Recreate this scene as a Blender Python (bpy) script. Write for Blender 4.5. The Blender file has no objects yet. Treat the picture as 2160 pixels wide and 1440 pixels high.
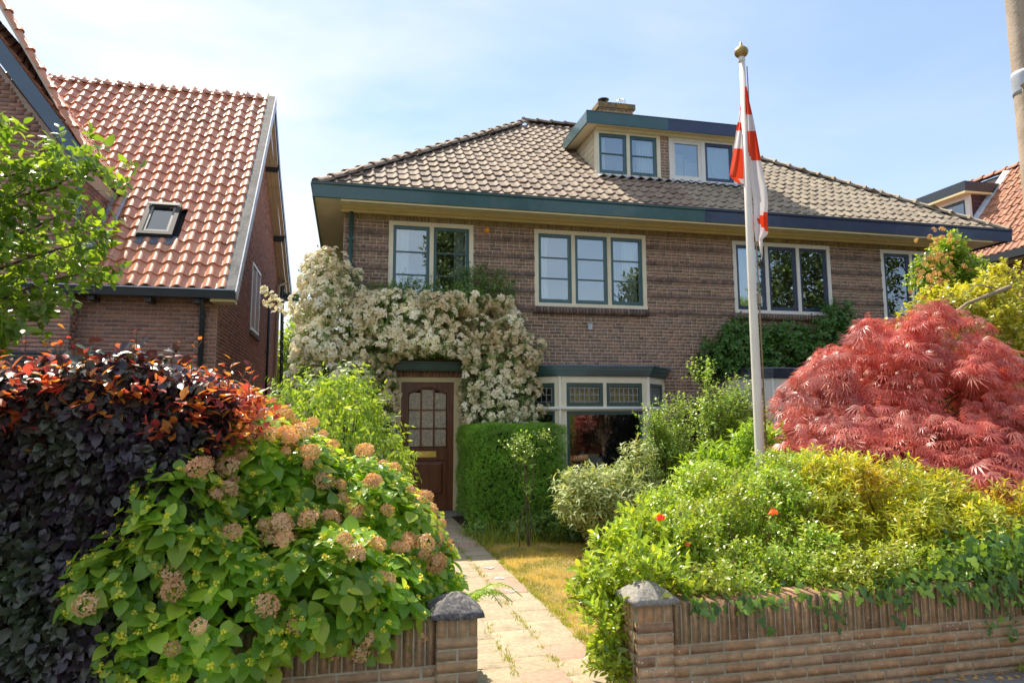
import bpy, math, random
import numpy as np
from mathutils import Matrix, Vector

# ------------------------------------------------------------------ camera, sky, sun, exposure
scene = bpy.context.scene
COL = scene.collection
R_ = math.radians
EYE = 1.62
FPX, CYP = 1477.7, 692.5
TILT, YAW, ROLL = R_(7.1217), R_(-13.1359), R_(-0.1939)
fw = np.array([-math.sin(YAW)*math.cos(TILT), math.cos(YAW)*math.cos(TILT), math.sin(TILT)])
rt = np.array([math.cos(YAW), math.sin(YAW), 0.0]); up = np.cross(rt, fw)
RT = rt*math.cos(ROLL)+up*math.sin(ROLL); UP = -rt*math.sin(ROLL)+up*math.cos(ROLL)
cam_data = bpy.data.cameras.new('camera'); cam = bpy.data.objects.new('camera', cam_data)
COL.objects.link(cam); scene.camera = cam
cam.matrix_world = Matrix(((RT[0], UP[0], -fw[0], 0), (RT[1], UP[1], -fw[1], 0), (RT[2], UP[2], -fw[2], EYE), (0, 0, 0, 1)))
cam_data.sensor_width = 36; cam_data.lens = FPX/2160*36; cam_data.shift_y = -(720-CYP)/2160
cam_data.clip_start = 0.05; cam_data.clip_end = 3000

SUN_AZ, SUN_EL = 27, 56          # degrees: from +Y towards -X, and above the horizon
to_sun = Vector((-math.sin(R_(SUN_AZ))*math.cos(R_(SUN_EL)), math.cos(R_(SUN_AZ))*math.cos(R_(SUN_EL)), math.sin(R_(SUN_EL))))
sl = bpy.data.lights.new('sun', 'SUN'); sl.energy = 4.0; sl.angle = R_(0.53); sl.color = (1.0, 0.90, 0.75)
sun = bpy.data.objects.new('sun', sl); COL.objects.link(sun)
sun.rotation_euler = to_sun.to_track_quat('Z', 'Y').to_euler(); sun.location = (-10, 30, 40)

world = bpy.data.worlds.new('World'); scene.world = world; world.use_nodes = True
wn, wl_ = world.node_tree.nodes, world.node_tree.links; wn.clear()
def wnode(t, **k):
    n = wn.new(t)
    for a, b in k.items(): setattr(n, a, b)
    return n
sky = wnode('ShaderNodeTexSky', sky_type='NISHITA', sun_disc=False)
sky.sun_elevation = R_(SUN_EL); sky.sun_rotation = R_(-SUN_AZ); sky.air_density = 1.0; sky.dust_density = 0.5; sky.ozone_density = 1.5
tc = wnode('ShaderNodeTexCoord')
mp = wnode('ShaderNodeMapping'); mp.inputs['Scale'].default_value = (0.9, 1.0, 2.6); mp.inputs['Rotation'].default_value = (0.1, -0.35, 0.3); mp.inputs['Location'].default_value = (0.35, 0.2, 0.1)
nz = wnode('ShaderNodeTexNoise'); nz.inputs['Scale'].default_value = 1.7; nz.inputs['Detail'].default_value = 8; nz.inputs['Roughness'].default_value = 0.52; nz.inputs['Distortion'].default_value = 0.35
rp = wnode('ShaderNodeValToRGB'); rp.color_ramp.elements[0].position = 0.38; rp.color_ramp.elements[1].position = 0.60
rp.color_ramp.elements[0].color = (0, 0, 0, 1); rp.color_ramp.elements[1].color = (1, 1, 1, 1)
bgs = wnode('ShaderNodeBackground'); bgs.inputs['Strength'].default_value = 0.115
hz = wnode('ShaderNodeMix', data_type='RGBA'); hz.inputs[0].default_value = 0.40; hz.inputs[7].default_value = (2.3, 2.95, 4.3, 1)
cmx = wnode('ShaderNodeMix', data_type='RGBA'); cmx.inputs[7].default_value = (4.5, 4.55, 4.65, 1)
# clouds thicken towards the left of the view (west), thin to the east
sep = wnode('ShaderNodeSeparateXYZ')
mr = wnode('ShaderNodeMapRange'); mr.inputs[1].default_value = 0.62; mr.inputs[2].default_value = -0.45; mr.inputs[3].default_value = 0.18; mr.inputs[4].default_value = 1.05
mlt = wnode('ShaderNodeMath', operation='MULTIPLY', use_clamp=True); outw = wnode('ShaderNodeOutputWorld')
L = wl_.new
L(tc.outputs['Generated'], mp.inputs[0]); L(mp.outputs[0], nz.inputs['Vector']); L(nz.outputs['Fac'], rp.inputs[0])
L(tc.outputs['Generated'], sep.inputs[0]); L(sep.outputs[0], mr.inputs[0])
L(rp.outputs[0], mlt.inputs[0]); L(mr.outputs[0], mlt.inputs[1])
L(sky.outputs[0], hz.inputs[6]); L(hz.outputs[2], cmx.inputs[6]); L(mlt.outputs[0], cmx.inputs[0]); L(cmx.outputs[2], bgs.inputs[0]); L(bgs.outputs[0], outw.inputs[0])

scene.view_settings.view_transform = 'Standard'; scene.view_settings.look = 'None'
scene.view_settings.exposure = 1.1; scene.view_settings.gamma = 1.0; scene.view_settings.use_curve_mapping = False
scene.render.engine = 'CYCLES'
scene.cycles.max_bounces = 8; scene.cycles.transparent_max_bounces = 12; scene.cycles.diffuse_bounces = 4

# ------------------------------------------------------------------ helpers
rng = np.random.default_rng(7)
WL = {}
def wpos(o): return WL.get(o.name, np.zeros(3)) if o is not None else np.zeros(3)
def tagit(o, label=None, cat=None, group=None, kind=None):
    if label: o['label'] = label
    if cat: o['category'] = cat
    if group: o['group'] = group
    if kind: o['kind'] = kind
    return o
def thing(name, loc, label, cat, group=None, kind=None):
    o = bpy.data.objects.new(name, None); COL.objects.link(o); o.location = loc; o.empty_display_size = 0.2
    WL[o.name] = np.array(loc, float); return tagit(o, label, cat, group, kind)
def link(name, me, parent=None, M=None):
    o = bpy.data.objects.new(name, me); COL.objects.link(o)
    if parent is not None: o.parent = parent
    p = wpos(parent)
    if M is None:
        o.location = tuple(-p); WL[o.name] = np.zeros(3)
    else:
        o.matrix_basis = Matrix.Translation(tuple(-p)) @ M
    return o
def fastmesh(name, V, F, mat=None, rnd=None, smooth=False):
    V = np.asarray(V, np.float32); F = np.asarray(F, np.int32)
    me = bpy.data.meshes.new(name); k = F.shape[1]
    me.vertices.add(len(V)); me.vertices.foreach_set('co', V.ravel())
    me.loops.add(F.size); me.loops.foreach_set('vertex_index', F.ravel())
    me.polygons.add(len(F)); me.polygons.foreach_set('loop_start', np.arange(0, F.size, k, dtype=np.int32))
    if smooth: me.polygons.foreach_set('use_smooth', np.ones(len(F), bool))
    if rnd is not None:
        a = me.attributes.new('rnd', 'FLOAT', 'POINT'); a.data.foreach_set('value', np.asarray(rnd, np.float32))
    me.update(calc_edges=True)
    if mat: me.materials.append(mat)
    return me
class MB:
    """collects simple solids in world coordinates; build() links them as one mesh object"""
    def __init__(s): s.v = []; s.f = []; s.mi = []; s.sm = []
    def add(s, V, F, mi=0, smooth=False):
        b = len(s.v); s.v += [tuple(map(float, p)) for p in V]
        for f in F: s.f.append(tuple(b+i for i in f)); s.mi.append(mi); s.sm.append(smooth)
        return s
    def box(s, x0, x1, y0, y1, z0, z1, mi=0):
        V = [(x0,y0,z0),(x1,y0,z0),(x1,y1,z0),(x0,y1,z0),(x0,y0,z1),(x1,y0,z1),(x1,y1,z1),(x0,y1,z1)]
        return s.add(V, [(0,3,2,1),(4,5,6,7),(0,1,5,4),(1,2,6,5),(2,3,7,6),(3,0,4,7)], mi)
    def hexa(s, P, mi=0):   # 8 corners, bottom ring then top ring
        return s.add(P, [(0,3,2,1),(4,5,6,7),(0,1,5,4),(1,2,6,5),(2,3,7,6),(3,0,4,7)], mi)
    def beam(s, a, b, w, h, upv=(0,0,1), mi=0):
        a = np.array(a, float); b = np.array(b, float); d = b-a; d /= np.linalg.norm(d)
        x = np.cross(d, upv); x /= np.linalg.norm(x); z = np.cross(x, d)
        P = [p + sx*x*w/2 + sz*z*h/2 for p in (a, b) for sx, sz in ((-1,-1),(1,-1),(1,1),(-1,1))]
        return s.hexa(P, mi)
    def prism(s, poly, p0, ax, ay, ext, mi=0):
        """2-D polygon in the plane of ax, ay at p0, pushed along ext"""
        p0 = np.array(p0, float); ax = np.array(ax, float); ay = np.array(ay, float); ext = np.array(ext, float)
        n = len(poly); V = [p0+u*ax+v*ay for u, v in poly]; V += [p+ext for p in V]
        F = [tuple(range(n-1, -1, -1)), tuple(range(n, 2*n))] + [(i, (i+1) % n, n+(i+1) % n, n+i) for i in range(n)]
        return s.add(V, F, mi)
    def tube(s, pts, rad, seg=8, mi=0, cap=True):
        pts = [np.array(p, float) for p in pts]; n = len(pts)
        rad = [rad]*n if np.isscalar(rad) else rad; V = []; F = []; ref = None
        for i in range(n):
            d = pts[min(i+1, n-1)]-pts[max(i-1, 0)]; d = d/(np.linalg.norm(d)+1e-9)
            if ref is None: ref = np.array([1, 0, 0]) if abs(d[0]) < .8 else np.array([0, 1, 0])
            x = np.cross(d, ref); x /= np.linalg.norm(x)+1e-9; y = np.cross(d, x); ref = -np.cross(d, x)*0+ref
            for k in range(seg):
                a = 2*math.pi*k/seg; V.append(pts[i]+rad[i]*(math.cos(a)*x+math.sin(a)*y))
        for i in range(n-1):
            for k in range(seg): F.append((i*seg+k, i*seg+(k+1) % seg, (i+1)*seg+(k+1) % seg, (i+1)*seg+k))
        if cap: F += [tuple(range(seg-1, -1, -1)), tuple(range((n-1)*seg, n*seg))]
        return s.add(V, F, mi, True)
    def lathe(s, c, prof, seg=16, mi=0):
        c = np.array(c, float); V = []; F = []; n = len(prof)
        for r, z in prof:
            for k in range(seg): a = 2*math.pi*k/seg; V.append(c+np.array([r*math.cos(a), r*math.sin(a), z]))
        for i in range(n-1):
            for k in range(seg): F.append((i*seg+k, i*seg+(k+1) % seg, (i+1)*seg+(k+1) % seg, (i+1)*seg+k))
        F += [tuple(range(seg-1, -1, -1)), tuple(range((n-1)*seg, n*seg))]
        return s.add(V, F, mi, True)
    def build(s, name, mats, parent=None):
        me = bpy.data.meshes.new(name); me.from_pydata(s.v, [], s.f)
        for m in (mats if isinstance(mats, (list, tuple)) else [mats]): me.materials.append(m)
        me.polygons.foreach_set('material_index', s.mi); me.polygons.foreach_set('use_smooth', s.sm); me.update()
        return link(name, me, parent)

def project(P):
    q = np.asarray(P, float)-np.array([0, 0, EYE]); w = q@fw
    w2 = np.where(w > .1, w, .1)
    return 1080+FPX*(q@RT)/w2, CYP-FPX*(q@UP)/w2, w
def norm(a): return a/(np.linalg.norm(a, axis=-1, keepdims=True)+1e-9)
def frames(d, n):
    y = norm(d); z = n-(n*y).sum(-1, keepdims=True)*y; z = norm(z); x = np.cross(y, z)
    return np.stack([x, y, z], -1)
MESHCACHE = {}
def put(name, piece, T, F, pos, Rm, S, mat, parent, limit=300, rnd=None, smooth=False, mask=None, stuffname=None, key=None):
    """alike pieces: the `limit` that show largest become objects sharing one mesh, the rest one joined mesh"""
    T = np.asarray(T, float); F = np.asarray(F, int); pos = np.asarray(pos, float); n = len(pos)
    if n == 0: return
    S = np.asarray(S, float)
    if S.ndim == 1: S = np.repeat(S[:, None], 3, 1)
    if rnd is None: rnd = rng.random(n)
    x, y, w = project(pos)
    inside = (x > -20) & (x < 2180) & (y > -20) & (y < 1460) & (w > .2)
    if mask is not None: inside &= mask
    k = (w if key is None else key) + np.where(inside, 0, 1e4)
    order = np.argsort(k, kind='stable'); sel = order[:limit]; sel = sel[inside[sel]]
    if len(sel):
        ck = (piece, id(mat), T.shape, round(float(T.sum()), 5))
        me = MESHCACHE.get(ck)
        if me is None:
            me = fastmesh(piece, T, F, mat, None, smooth); MESHCACHE[ck] = me
        pw = wpos(parent)
        for i in sel:
            A = Rm[i]*S[i][None, :]; p = pos[i]-pw
            o = bpy.data.objects.new(piece, me); COL.objects.link(o); o.parent = parent
            o.matrix_basis = Matrix(((A[0,0],A[0,1],A[0,2],p[0]),(A[1,0],A[1,1],A[1,2],p[1]),(A[2,0],A[2,1],A[2,2],p[2]),(0,0,0,1)))
    rest = np.ones(n, bool); rest[sel] = False
    if rest.any():
        V = np.einsum('nij,nvj->nvi', Rm[rest], T[None]*S[rest][:, None, :])+pos[rest][:, None]
        m = rest.sum(); nv = len(T)
        FF = (F[None]+np.arange(m)[:, None, None]*nv).reshape(-1, F.shape[1])
        me = fastmesh(stuffname or name, V.reshape(-1, 3), FF, mat, np.repeat(rnd[rest], nv), smooth)
        o = link(stuffname or name, me, parent); o['kind'] = 'stuff'
        return o

# ------------------------------------------------------------------ materials
def newmat(name):
    m = bpy.data.materials.new(name); m.use_nodes = True; nt = m.node_tree; nt.nodes.clear()
    out = nt.nodes.new('ShaderNodeOutputMaterial'); return m, nt, out
def nd(nt, t, ins=None, **k):
    n = nt.nodes.new(t)
    for a, b in k.items(): setattr(n, a, b)
    for a, b in (ins or {}).items():
        if hasattr(b, 'is_output') or isinstance(b, bpy.types.NodeSocket): nt.links.new(b, n.inputs[a])
        else: n.inputs[a].default_value = b
    return n
def ramp(nt, fac, cols, interp='LINEAR'):
    r = nt.nodes.new('ShaderNodeValToRGB'); nt.links.new(fac, r.inputs[0]); r.color_ramp.interpolation = interp
    e = r.color_ramp.elements
    while len(e) < len(cols): e.new(0.5)
    for i, (p, c) in enumerate(cols): e[i].position = p; e[i].color = (*c, 1)
    return r.outputs[0]
def piece_random(nt):
    a = nd(nt, 'ShaderNodeAttribute', attribute_name='rnd'); oi = nd(nt, 'ShaderNodeObjectInfo')
    s = nd(nt, 'ShaderNodeMath', {0: a.outputs['Fac'], 1: oi.outputs['Random']}, operation='ADD')
    return nd(nt, 'ShaderNodeMath', {0: s.outputs[0]}, operation='FRACT').outputs[0]
def spaced(cols): n = len(cols); return [(i/(n-1), c) for i, c in enumerate(cols)]
def solid(name, col, rough=.5, spec=.4, var=.15, nscale=6, bump=.0, bscale=40, metal=0, dirt=None, dirt_amt=.5, dscale=3, pieces=None, coat=0, stretch=None, dthr=(.5,.7), speck=None):
    m, nt, out = newmat(name)
    tc = nd(nt, 'ShaderNodeTexCoord'); src = tc.outputs['Object']
    geo = nd(nt, 'ShaderNodeNewGeometry'); src = geo.outputs['Position']
    if stretch: src = nd(nt, 'ShaderNodeMapping', {'Vector': src, 'Scale': stretch}).outputs[0]
    n1 = nd(nt, 'ShaderNodeTexNoise', {'Vector': src, 'Scale': nscale, 'Detail': 5, 'Roughness': .6})
    if pieces: c = ramp(nt, piece_random(nt), spaced(pieces))
    else: c = nd(nt, 'ShaderNodeRGB').outputs[0]; c.default_value = (*col, 1)
    v = nd(nt, 'ShaderNodeMapRange', {'Value': n1.outputs['Fac'], 'From Min': .3, 'From Max': .7, 'To Min': 1-var, 'To Max': 1+var})
    c = nd(nt, 'ShaderNodeVectorMath', {0: c, 'Scale': v.outputs[0]}, operation='SCALE').outputs[0]
    if dirt:
        n2 = nd(nt, 'ShaderNodeTexNoise', {'Vector': geo.outputs['Position'], 'Scale': dscale, 'Detail': 6, 'Roughness': .65})
        f = nd(nt, 'ShaderNodeMapRange', {'Value': n2.outputs['Fac'], 'From Min': dthr[0], 'From Max': dthr[1], 'To Min': 0, 'To Max': dirt_amt})
        c = nd(nt, 'ShaderNodeMix', {0: f.outputs[0], 6: c, 7: (*dirt, 1)}, data_type='RGBA').outputs[2]
    if speck:
        vo = nd(nt, 'ShaderNodeTexVoronoi', {'Vector': geo.outputs['Position'], 'Scale': 42.0, 'Randomness': 1.0}); n4 = nd(nt, 'ShaderNodeTexNoise', {'Vector': geo.outputs['Position'], 'Scale': 3.5, 'Detail': 3})
        f1 = nd(nt, 'ShaderNodeMath', {0: vo.outputs['Distance'], 1: .26}, operation='LESS_THAN'); f2 = nd(nt, 'ShaderNodeMapRange', {'Value': n4.outputs['Fac'], 'From Min': .5, 'From Max': .62}); sp = nd(nt, 'ShaderNodeSeparateColor', {0: vo.outputs['Color']}); f3 = nd(nt, 'ShaderNodeMath', {0: sp.outputs[0], 1: .62}, operation='GREATER_THAN')
        f4 = nd(nt, 'ShaderNodeMath', {0: f1.outputs[0], 1: f2.outputs[0]}, operation='MULTIPLY'); f5 = nd(nt, 'ShaderNodeMath', {0: f4.outputs[0], 1: f3.outputs[0]}, operation='MULTIPLY'); f6 = nd(nt, 'ShaderNodeMath', {0: f5.outputs[0], 1: .75}, operation='MULTIPLY')
        c = nd(nt, 'ShaderNodeMix', {0: f6.outputs[0], 6: c, 7: (*speck, 1)}, data_type='RGBA').outputs[2]
    b = nd(nt, 'ShaderNodeBsdfPrincipled', {'Base Color': c, 'Roughness': rough, 'Specular IOR Level': spec, 'Metallic': metal, 'Coat Weight': coat})
    if bump:
        n3 = nd(nt, 'ShaderNodeTexNoise', {'Vector': src, 'Scale': bscale, 'Detail': 4, 'Roughness': .6})
        bp = nd(nt, 'ShaderNodeBump', {'Height': n3.outputs['Fac'], 'Strength': bump, 'Distance': .01})
        nt.links.new(bp.outputs[0], b.inputs['Normal'])
    nt.links.new(b.outputs[0], out.inputs[0]); return m
def leafmat(name, cols, trans=.4, tcol=None, tone=(1.32, 1.06, .85), rough=.42, spec=.5, tboost=1.6, patch=None, pscale=1.5, pthr=(.5,.62)):
    """leaf surface: per-leaf colour, gloss on top, light passing through from behind"""
    m, nt, out = newmat(name); r = piece_random(nt)
    c = ramp(nt, r, spaced(cols))
    geo = nd(nt, 'ShaderNodeNewGeometry')
    n1 = nd(nt, 'ShaderNodeTexNoise', {'Vector': geo.outputs['Position'], 'Scale': 2.3, 'Detail': 3})
    v = nd(nt, 'ShaderNodeMapRange', {'Value': n1.outputs['Fac'], 'From Min': .3, 'From Max': .7, 'To Min': 1.0, 'To Max': 1.6})
    c = nd(nt, 'ShaderNodeVectorMath', {0: c, 'Scale': v.outputs[0]}, operation='SCALE').outputs[0]
    if patch:
        n2 = nd(nt, 'ShaderNodeTexNoise', {'Vector': geo.outputs['Position'], 'Scale': pscale, 'Detail': 3})
        f = nd(nt, 'ShaderNodeMapRange', {'Value': n2.outputs['Fac'], 'From Min': pthr[0], 'From Max': pthr[1]})
        c2 = ramp(nt, r, spaced(patch)); c = nd(nt, 'ShaderNodeMix', {0: f.outputs[0], 6: c, 7: c2}, data_type='RGBA').outputs[2]
    if not tcol: c = nd(nt, 'ShaderNodeVectorMath', {0: c, 1: tone}, operation='MULTIPLY').outputs[0]
    if tcol: t = ramp(nt, r, spaced(tcol))
    else:
        t = nd(nt, 'ShaderNodeVectorMath', {0: c, 1: (tboost*1.15, tboost*1.05, tboost*.45)}, operation='MULTIPLY').outputs[0]
    p = nd(nt, 'ShaderNodeBsdfPrincipled', {'Base Color': c, 'Roughness': rough, 'Specular IOR Level': spec})
    tr = nd(nt, 'ShaderNodeBsdfTranslucent', {'Color': t})
    mx = nd(nt, 'ShaderNodeMixShader', {0: trans, 1: p.outputs[0], 2: tr.outputs[0]})
    nt.links.new(mx.outputs[0], out.inputs[0]); return m
def glassmat(name, refl=.28, tint=(.82,.88,.86), rough=.0, wav=0):
    m, nt, out = newmat(name)
    fr = nd(nt, 'ShaderNodeFresnel', {'IOR': 1.5}); a = nd(nt, 'ShaderNodeMath', {0: fr.outputs[0], 1: refl}, operation='ADD', use_clamp=True)
    g = nd(nt, 'ShaderNodeBsdfGlossy', {'Color': (.86,.92,.95,1), 'Roughness': rough}); t = nd(nt, 'ShaderNodeBsdfTransparent', {'Color': (*tint, 1)})
    if wav:
        n3 = nd(nt, 'ShaderNodeTexNoise', {'Scale': 3.0, 'Detail': 1}); bp = nd(nt, 'ShaderNodeBump', {'Height': n3.outputs['Fac'], 'Strength': wav, 'Distance': .02})
        nt.links.new(bp.outputs[0], g.inputs['Normal'])
    mx = nd(nt, 'ShaderNodeMixShader', {0: a.outputs[0], 1: t.outputs[0], 2: g.outputs[0]})
    nt.links.new(mx.outputs[0], out.inputs[0]); return m

M = {}
M['brick'] = solid('dark_brown_brick', None, .85, .2, .22, 14, .5, 60, pieces=[(0.211,0.145,0.119),(0.292,0.196,0.150),(0.341,0.228,0.169),(0.385,0.240,0.176),(0.310,0.216,0.169),(0.422,0.260,0.188),(0.229,0.184,0.164)], dirt=(.15,.12,.07), dirt_amt=.35, dscale=1.2)
M['brick_band'] = solid('dark_band_brick', None, .85, .2, .2, 14, .5, 60, pieces=[(0.155,0.124,0.116),(0.232,0.171,0.147),(0.294,0.201,0.163)])
M['brick_top'] = solid('weathered_top_brick', None, .9, .15, .3, 9, .5, 60, pieces=[(0.253,0.178,0.094),(0.322,0.230,0.110),(0.218,0.155,0.088)], dirt=(.2,.16,.07), dirt_amt=.5)
M['brick_left'] = solid('red_brown_brick', None, .85, .2, .2, 14, .5, 60, pieces=[(0.244,0.141,0.116),(0.326,0.171,0.126),(0.407,0.201,0.144),(0.348,0.201,0.154),(0.470,0.231,0.164),(0.285,0.180,0.154)])
M['brick_garden'] = solid('orange_garden_brick', None, .88, .2, .28, 18, .6, 70, pieces=[(0.369,0.196,0.102),(0.485,0.276,0.143),(0.446,0.286,0.163),(0.320,0.185,0.113),(0.524,0.329,0.188),(0.417,0.254,0.153)], dirt=(.36,.26,.14), dirt_amt=.5, dscale=2.2, dthr=(.42,.66), speck=(.62,.58,.48))
M['mortar'] = solid('light_mortar', (.66,.56,.45), .95, .1, .2, 20, .4, 90)
M['mortar_left'] = solid('pink_mortar', (.48,.39,.33), .95, .1, .2, 20, .4, 90)
M['mortar_garden'] = solid('mossy_mortar', (.42,.36,.26), .95, .1, .3, 12, .5, 90, dirt=(.3,.26,.17), dirt_amt=.5)
M['cream'] = solid('cream_paint', (.78,.72,.54), .4, .45, .05, 3, dirt=(.5,.45,.3), dirt_amt=.25, dscale=5)
M['yellowcream'] = solid('yellow_cream_paint', (.74,.63,.36), .45, .4, .06, 3)
M['white'] = solid('white_paint', (.75,.74,.68), .4, .45, .04, 3)
M['green'] = solid('dark_green_paint', (.035,.105,.11), .3, .5, .14, 3, dirt=(.10,.15,.13), dirt_amt=.35, dscale=2.5, coat=.3)
M['green_moss'] = solid('dull_green_paint', (.05,.095,.08), .4, .5, .15, 6)
M['navy'] = solid('navy_paint', (.022,.034,.088), .3, .5, .14, 3, dirt=(.07,.085,.12), dirt_amt=.3, dscale=2.5, coat=.3)
M['bluegrey'] = solid('blue_grey_paint', (.07,.125,.19), .35, .5, .06, 3)
M['zinc_edge'] = solid('zinc_edge', (.12,.12,.13), .5, .5, .1, 8)
M['dark_gutter'] = solid('dark_gutter', (.035,.045,.055), .35, .5, .12, 5)
M['lead'] = solid('lead_sheet', (.46,.50,.57), .5, .5, .3, 5, .3, 12)
M['dark_lead'] = solid('dark_lead', (.13,.15,.19), .5, .5, .3, 5, .3, 12)
M['tile_brown'] = solid('brown_roof_tile', None, .75, .25, .22, 12, .4, 50, pieces=[(.20,.15,.115),(.25,.19,.145),(.29,.225,.165),(.265,.205,.155),(.31,.24,.175)], dirt=(.30,.27,.2), dirt_amt=.35, dscale=7)
M['tile_grey'] = solid('grey_brown_roof_tile', None, .75, .25, .22, 12, .4, 50, pieces=[(.23,.185,.14),(.28,.23,.17),(.32,.265,.195),(.29,.245,.185),(.34,.285,.21)], dirt=(.33,.31,.24), dirt_amt=.35, dscale=7)
M['tile_red'] = solid('red_clay_tile', None, .42, .5, .14, 7, .2, 40, pieces=[(.58,.23,.12),(.64,.275,.15),(.60,.25,.135),(.68,.31,.18),(.54,.205,.11)], coat=.1, dirt=(.33,.2,.12), dirt_amt=.45, dscale=1.3, dthr=(.5,.68))
M['tile_orange'] = solid('orange_clay_tile', None, .7, .3, .2, 7, .2, 40, pieces=[(.36,.16,.09),(.42,.2,.12),(.3,.15,.1)])
M['bitumen'] = solid('roofing_felt', (.05,.05,.05), .9, .1, .2, 10)
M['concrete_verge'] = solid('weathered_grey_verge', (.24,.23,.21), .75, .3, .3, 6, .5, 30, dirt=(.08,.08,.07), dirt_amt=.7, dscale=4)
M['plank_cream'] = solid('cream_boards', (.62,.55,.38), .6, .3, .12, 4, dirt=(.35,.3,.2), dirt_amt=.4, dscale=6)
M['plank_tan'] = solid('tan_boards', (.50,.42,.29), .6, .3, .15, 4)
M['plank_maroon'] = solid('maroon_boards', (.075,.035,.045), .5, .4, .15, 4)
M['door_wood'] = solid('varnished_door_wood', (.155,.052,.022), .42, .35, .35, 4, .1, 30, coat=.12, stretch=(6,6,.6))
M['brass'] = solid('brass', (.62,.42,.12), .35, .5, .1, 8, metal=.9)
M['dark_metal'] = solid('dark_metal', (.02,.02,.022), .4, .5, .1, 8)
M['leadbar'] = solid('lead_came', (.30,.32,.34), .5, .5, .1, 8)
M['cap_stone'] = solid('speckled_cap_stone', (.12,.115,.12), .9, .2, .5, 60, .8, 120, dirt=(.36,.33,.27), dirt_amt=.75, dscale=28, dthr=(.5,.62))
M['cap_stone_light'] = solid('grey_cap_stone', (.30,.28,.25), .9, .2, .4, 50, .8, 120, dirt=(.17,.16,.14), dirt_amt=.6, dscale=20)
M['paver'] = solid('beige_paving', None, .9, .2, .2, 30, .5, 90, pieces=[(.38,.30,.205),(.43,.35,.245),(.40,.325,.225),(.46,.37,.26)], dirt=(.22,.18,.11), dirt_amt=.6, dscale=5)
M['paver_pink'] = solid('pink_paving', (.43,.29,.22), .9, .2, .2, 30, .5, 90, dirt=(.3,.22,.14), dirt_amt=.4, dscale=6)
M['soil'] = solid('garden_soil', (.085,.06,.038), .95, .1, .4, 9, .8, 40, dirt=(.16,.12,.06), dirt_amt=.6)
M['lawn_base'] = solid('dry_lawn_ground', (.34,.25,.11), .95, .1, .3, 12, .8, 50, dirt=(.20,.2,.06), dirt_amt=.6, dscale=2.5)
M['asphalt'] = solid('asphalt', (.055,.055,.055), .9, .2, .3, 80, .5, 200)
M['pavement'] = solid('grey_pavement', None, .9, .2, .25, 40, .5, 120, pieces=[(.2,.19,.18),(.25,.24,.22),(.22,.21,.2)], dirt=(.16,.12,.08), dirt_amt=.6, dscale=5)
M['pole_white'] = solid('white_pole_paint', (.74,.69,.63), .35, .5, .06, 2, dirt=(.5,.42,.33), dirt_amt=.25)
M['gold'] = solid('weathered_gold', (.42,.29,.10), .45, .5, .3, 20, metal=.6)
M['flag_red'] = None
M['curtain'] = solid('white_curtain', (.85,.83,.8), .9, .1, .06, 3)
M['blind'] = solid('pale_blind', (.62,.64,.66), .8, .2, .05, 3)
M['inside'] = solid('room_wall', (.30,.28,.26), .9, .1, .1, 2)
M['inside_dark'] = solid('room_dark', (.09,.08,.075), .9, .1, .1, 2)
M['amber'] = solid('warm_glass', (.33,.2,.07), .25, .5, .35, 30)
M['olive_blind'] = solid('olive_glass', (.8,.74,.36), .4, .5, .3, 20)
M['glass'] = glassmat('window_glass', .20)
M['glass_lead'] = glassmat('leaded_glass', .0, (.8,.82,.72), .3)
M['glass_dark'] = glassmat('bay_glass', .08, (.75,.8,.75))
M['obscure'] = solid('obscured_glass', (.42,.35,.25), .16, .6, .5, 45, .6, 90, dirt=(.6,.42,.22), dirt_amt=.7, dscale=4)
M['orange_lamp'] = solid('orange_plastic', (.95,.36,.03), .3, .5, .1, 30)
M['bark'] = solid('brown_bark', (.14,.10,.07), .9, .15, .4, 25, .6, 60)
M['bark_pale'] = solid('pale_twig', (.33,.25,.15), .85, .2, .3, 25, .4, 60)
M['pole_concrete'] = solid('tan_lamp_post', (.42,.33,.24), .6, .4, .2, 5, .3, 60, dirt=(.25,.18,.12), dirt_amt=.5, dscale=8)
M['tape'] = solid('grey_tape', (.45,.48,.53), .4, .5, .2, 10)
M['chrome'] = solid('steel', (.5,.5,.5), .3, .5, .1, 8, metal=.9)
def clothmat(name, col, t=.35):
    m, nt, out = newmat(name); p = nd(nt, 'ShaderNodeBsdfPrincipled', {'Base Color': (*col, 1), 'Roughness': .8, 'Specular IOR Level': .2})
    tr = nd(nt, 'ShaderNodeBsdfTranslucent', {'Color': (*col, 1)}); mx = nd(nt, 'ShaderNodeMixShader', {0: t, 1: p.outputs[0], 2: tr.outputs[0]})
    nt.links.new(mx.outputs[0], out.inputs[0]); return m
M['flag_red'] = clothmat('red_flag_cloth', (.80,.075,.025)); M['flag_white'] = clothmat('white_flag_cloth', (.78,.74,.74))
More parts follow.
